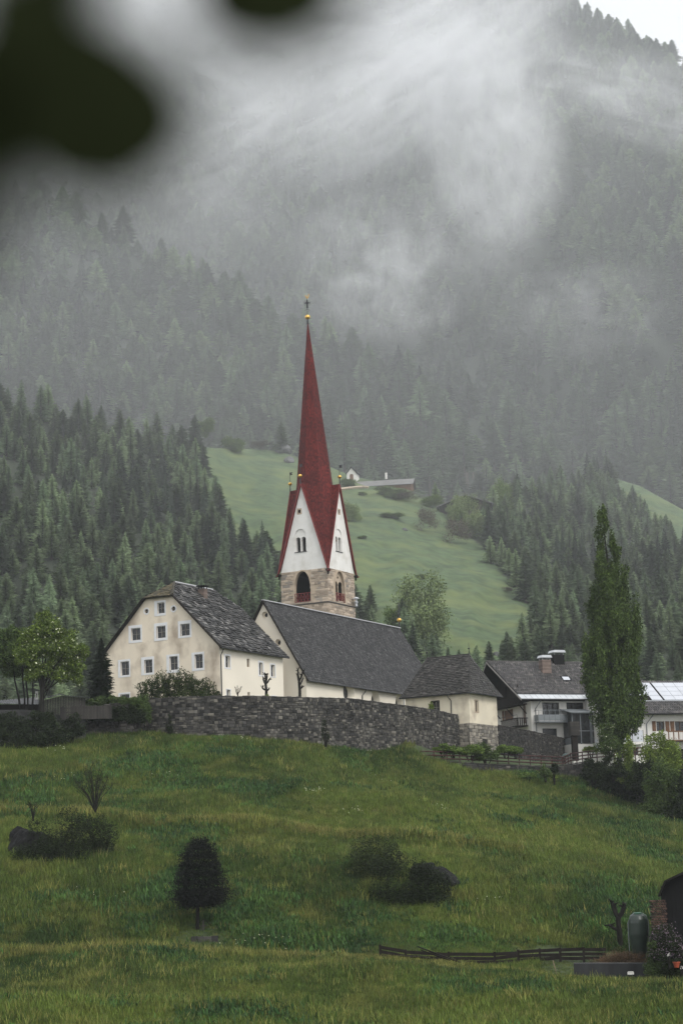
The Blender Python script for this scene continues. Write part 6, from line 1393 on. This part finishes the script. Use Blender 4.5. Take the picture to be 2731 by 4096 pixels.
# ================================================================== far shrubs and rocks on the sloping meadow
bk = [bpy.data.meshes.new('x') for _ in range(0)]
def bmesh_bush(seed, m, n=12000, tall=1.0):
    r = random.Random(seed); lob = [(r.uniform(-.6, .6), r.uniform(-.6, .6), r.uniform(.3, 1.5)*tall, r.uniform(.3, .5), r.uniform(.3, .5), r.uniform(.3, .5)*tall, 1) for _ in range(11)]
    v, f = leafcloud(lob, n, .075, seed, shell=.35); return npmesh('far_bush', v, f, m)
fb = [bmesh_bush(1, M_fardec), bmesh_bush(2, M_leaf), bmesh_bush(3, M_twiggy, 3500), bmesh_bush(4, M_fardec, tall=1.5), bmesh_bush(5, M_spruce)]
far = [(cm(170,285),4.2,3.0,1,'round bush below the tiny white chapel'),(cm(480,350),5.5,3,0,'yellowish shrub at the far meadow crest before the long roof'),(cm(560,378),6,3.2,0,'widest yellowish shrub before the long roof'),(cm(640,400),5,3.4,2,'brownish twiggy shrub at the end of the long roof'),
       (cm(830,450),4.5,4.5,1,'fresh green round bush left of the far barn'),(cm(520,530),5,1.6,0,'low juniper patch in the middle of the far meadow'),(cm(290,355),2.2,1.2,0,'small juniper patch under the long roof crest'),(cm(290,695),2.0,1.0,0,'tiny juniper in the far meadow beside the tower'),
       (cm(805,650),4.2,9,2,'tall bare multi stemmed shrub standing on the far meadow'),(cm(1035,560),4.5,7,0,'yellow green young tree below the far barn'),(cm(1040,520),3.6,4.5,1,'green tree covering the left of the far barn'),(cm(1165,560),4.5,6.5,2,'brown leafless tree before the far barn'),
       (cm(1130,690),6.5,10,3,'large pale tree on the right edge of the far meadow'),(cm(1040,740),5,9,2,'bare tree left of the large pale tree'),(cm(1370,520),5,13,1,'bright larch like tree right of the far barn'),(cm(190,560),4,7,0,'pale tree beside the tower gable on the far meadow'),
       ((1690,2600),7.5,13,3,'big yellow green broadleaf tree at the foot of the far meadow'),((1600,2560),5,9,1,'green broadleaf tree left of the big yellow green one'),((1685,2315),2.4,1.5,0,'single juniper clump low on the far meadow'),((2030,2370),2.6,1.6,2,'brown scrub patch at the right edge of the far meadow'),
       ((940,1810),6,6,1,'green bushes at the upper left end of the far meadow'),((1040,1800),5,4,2,'brownish scrub at the top of the far meadow left of the spire'),((820,1745),6,6,1,'bright bush at the top left corner of the far meadow')]
for k, (p, rx, h, kd, lab) in enumerate(far):
    o = obj('far_shrub', fb[kd]); o.location = GH(*p); o.scale = (rx/1.15, rx/1.15, h/1.9); o.rotation_euler = (0, 0, k*1.3); tag(o, lab, 'tree' if h > 5 else 'shrub')
for k, (p, s, lab) in enumerate([((1135,1805),3.6,'grey rock outcrop at the top of the far meadow left of the spire'),((1155,1845),2.6,'lower grey boulder of the outcrop left of the spire'),(((1325,1985)),2.5,'grey rock on the meadow slope by the tower knob'),(cm(622,628),1.2,'small white stone in the far meadow'),((1990,2620),1.4,'pale stone low on the far meadow')]):
    q = GH(*p); rock('far_rock', p[0], p[1], q.y, s*FPX/q.y*.9, s*FPX/q.y, s*FPX/q.y*.7, 30+k, lab, m=mat('pale_rock', (.11,.11,.11), .9, .3, 1))
wf = empty('retaining_wall', GH(*cm(100, 318)), 0, 'thin grey stone wall line running below the tiny white chapel', 'wall')
pts = [GH(*cm(x, y))-wf.location for x, y in ((100, 318), (200, 305), (290, 297), (340, 300))]
for a, b in zip(pts[:-1], pts[1:]): MB().tube([a+Vector((0, 0, .3)), b+Vector((0, 0, .3))], .55, 4).build('wall_section', M_tmort, wf)

# ================================================================== meadow grass
def grass_mesh(seed, m, n=16, h=.42, sp=.26, w_=.018):
    r = np.random.default_rng(seed); v = []; f = []
    for i in range(n):
        a = r.uniform(0, 6.28); x, y = r.normal(0, sp, 2); hh = h*r.uniform(.5, 1.15); lean = r.uniform(.1, .45)*hh; la = r.uniform(0, 6.28); dx, dy = math.cos(a)*w_, math.sin(a)*w_
        k = len(v); v += [(x-dx, y-dy, -.05), (x+dx, y+dy, -.05), (x+dx*.8+lean*.35*math.cos(la), y+dy*.8+lean*.35*math.sin(la), hh*.6), (x-dx*.8+lean*.35*math.cos(la), y-dy*.8+lean*.35*math.sin(la), hh*.6), (x+lean*math.cos(la), y+lean*math.sin(la), hh)]
        f += [(k, k+1, k+2), (k, k+2, k+3), (k+3, k+2, k+4)]
    return npmesh('grass_tuft', np.array(v), np.array(f), m)
def grassmat(name, A, B, C, sc1, sc2):
    m = bpy.data.materials.new(name); m.use_nodes = True; t = m.node_tree; N = t.nodes; L = t.links; p = N['Principled BSDF']; p.inputs['Roughness'].default_value = .7; p.inputs['Specular IOR Level'].default_value = .2
    g = N.new('ShaderNodeNewGeometry'); mp = N.new('ShaderNodeMapping'); mp.inputs['Scale'].default_value = (1, .55, 1); mp.inputs['Rotation'].default_value = (0, 0, .3); L.new(g.outputs['Position'], mp.inputs[0])
    def nz(s, lo, hi, det=4):
        n = N.new('ShaderNodeTexNoise'); n.inputs['Scale'].default_value = s; n.inputs['Detail'].default_value = det; L.new(mp.outputs[0], n.inputs['Vector']); r = N.new('ShaderNodeMapRange'); r.inputs[1].default_value = lo; r.inputs[2].default_value = hi; L.new(n.outputs[0], r.inputs[0]); return r.outputs[0]
    def mx_(f, a, b, mode='MIX'):
        x = N.new('ShaderNodeMix'); x.data_type = 'RGBA'; x.blend_type = mode
        for s_, v in ((0, f), (6, a), (7, b)):
            if hasattr(v, 'links'): L.new(v, x.inputs[s_])
            elif s_ == 0: x.inputs[0].default_value = v
            else: x.inputs[s_].default_value = (*v, 1)
        return x.outputs[2]
    c = mx_(nz(sc1, .38, .62), A, B); c = mx_(nz(sc2, .52, .72), c, C)
    oi = N.new('ShaderNodeObjectInfo'); mr = N.new('ShaderNodeMapRange'); mr.inputs[3].default_value = .4; mr.inputs[4].default_value = 1.6; L.new(oi.outputs['Random'], mr.inputs[0]); cb_ = N.new('ShaderNodeCombineXYZ'); [L.new(mr.outputs[0], cb_.inputs[i]) for i in range(3)]
    L.new(mx_(1.0, c, cb_.outputs[0], 'MULTIPLY'), p.inputs['Base Color']); return m
Mg = grassmat('meadow_grass', (.028,.055,.010), (.094,.132,.022), (.125,.138,.030), .065, .35)  # broad patches mix grass tones with slope shading painted into the colour
Mgy = grassmat('dry_grass', (.15,.16,.036), (.18,.165,.048), (.12,.15,.034), .3, .8)
Mgd = grassmat('lush_weeds', (.018,.050,.012), (.045,.095,.018), (.03,.07,.015), .2, .5)
gk = [bpy.data.objects.new('grass_kind', me) for me in [grass_mesh(i, Mg, 22, .23+.035*i, .28, .011) for i in range(4)]+[grass_mesh(9, Mgy, 16, .48, .22, .014), grass_mesh(10, Mgd, 26, .28, .34, .035), grass_mesh(11, Mgd, 22, .34, .4, .03)]]
rg = np.random.default_rng(77); NG = 300000
gy_ = 97+(247-97)*rg.random(NG)**.85; gx_ = (rg.random(NG)*2-1)*(.178*gy_+4)
# keep off the area behind the wall line
wl_ = np.interp(gx_, [p.x for p in wpts]+[p.x for p in wp4[1:]], [p.y-.4 for p in wpts]+[p.y-.4 for p in wp4[1:]])
order_x = sorted([(-36, 204.), (-30, 207.), (wp3[0].x, wp3[0].y), (wpts[0].x, wpts[0].y)]+[(p.x, p.y) for p in wpts[1:8]]+[(p.x, p.y) for p in wp4]+[(34, 244.), (45, 236.)])
wl_ = np.interp(gx_, [a for a, b in order_x], [b-.3 for a, b in order_x])
ok = gy_ < wl_; gx_, gy_ = gx_[ok], gy_[ok]; gzz = gfun(gx_, gy_); n = len(gx_)
lush = vnoise(gx_, gy_, 7, 41)*.5+vnoise(gx_, gy_, 2.6, 42)*.35+rg.random(n)*.3; gi = rg.integers(0, 4, n); gi = np.where(lush > .80, rg.integers(5, 7, n), gi)
c = 136.5-1.2*np.sin(gx_*.09); c3_ = 173.5+gx_*-.12+1.0*np.sin(gx_*.13)
edge = (np.abs(gy_-c) < 1.3) | ((np.abs(gy_-c3_) < .9) & (gx_ < 14)); gi = np.where(edge & (rg.random(n) < .5), 4, gi); gi = np.where((~edge) & (rg.random(n) < .04), 4, gi)
s = rg.uniform(.7, 1.35, n)*(.75+.6*vnoise(gx_, gy_, 5, 44)); yard = (gx_ > -1) & (gy_ > 129) & (gy_ < 146); s = np.where(yard, s*.6, s); s = np.where(yard & (gx_ > 12.5), s*.4, s); s = np.where((np.hypot(gx_+10.9, (gy_-TYp+2)*.6) < 2.2), s*.45, s); tl = np.stack([rg.normal(0, .18, n), rg.normal(.0, .18, n)], -1)
grass = points_cloud('meadow_grass', np.stack([gx_, gy_, gzz], -1), np.stack([s*1.15, s*1.15, s], -1), rg.uniform(0, 6.28, n), gi, gk, tilt=tl, label='tall mixed meadow grass covering the hillside below the wall', cat='grass')
# white umbels in loose drifts
fl = []
for (px, py, k_) in [(250,3010,8),(250,3130,8),(1075,3790,16),(1110,3795,8),(1005,2985,10),(1260,3180,14),(1420,3260,8),(1750,3240,14),(650,3110,6),(1500,3120,7),(1960,3620,6),(420,3600,5),(990,3790,12)]:
    g = ghit(px, py)
    for j in range(k_): x, y = g.x+random.gauss(0, .7), g.y+random.gauss(0, .6); fl.append((x, y, gz(x, y)+random.uniform(.42, .62)))
v, f = leafcloud([(x, y, z, .04, .04, .03, 1) for x, y, z in fl], len(fl)*9, .055, 300, aspect=1); o = obj('wild_flowers', npmesh('wild_flowers', v, f, M_flower)); tag(o, 'scattered white umbels among the meadow grass', 'flowers', None, 'stuff')

# ================================================================== blurred twig right before the lens
br = empty('leafy_branch', pix(100, -500, .80), 0, 'out of focus dark leaves hanging close before the lens at top left', 'branch')
M_near = mat('near_leaf', (.012,.015,.007), .9, .25, 30, spec=0)
def leaf(px, py, L, Wd, ang, Y=.8, tilt=.3):
    c = pix(px, py, Y)-br.location; n = 10; v = []; f = []; ca, sa = math.cos(ang), math.sin(ang)
    for i in range(n+1):
        t = i/n; w_ = Wd*.5*math.sin(math.pi*t**.8)**.8 if 0 < t < 1 else 0; yy = (t-.5)*L
        for s_ in (-1, 0, 1): x = s_*w_; v.append((c.x+x*ca-yy*sa, c.y+tilt*yy+abs(x)*.3-.004*math.sin(3*t), c.z+x*sa+yy*ca))
    for i in range(n):
        for s_ in (0, 1): f.append((i*3+s_, i*3+s_+1, (i+1)*3+s_+1, (i+1)*3+s_))
    me = bpy.data.meshes.new('leaf'); me.from_pydata(v, [], f); me.shade_smooth(); obj('leaf', me, M_near, br)
k = .8/FPX
leaf(395, 400, 1120*k, 820*k, .22); leaf(1075, -110, 980*k, 760*k, .1); leaf(60, 60, 760*k, 420*k, .5, .82); leaf(-90, 600, 900*k, 480*k, -.1, .84); leaf(-60, 330, 860*k, 420*k, .1, .86); leaf(240, -120, 560*k, 380*k, 1.0, .83); leaf(-140, 900, 600*k, 300*k, .2, .8)
for (x, y) in ((-500, 100), (-650, 600), (-300, -300), (600, -500), (-900, -100), (1500, -600)): leaf(x, y, 650*k, 420*k, x*.01, .85)
tw = [(-2600,-1800,.95),(-1200,-900,.9),(-300,-420,.86),(400,-330,.83),(1065,-360,.80),(1700,-700,.85)]
MB().tube([pix(*q)-br.location for q in tw], [.006, .005, .004, .003, .0022, .0015], 6).build('twig', M_trunk, br)
MB().tube([pix(300,-330,.83)-br.location, pix(330, 0, .8)-br.location], .0012, 5).build('leaf_stalk', M_trunk, br)
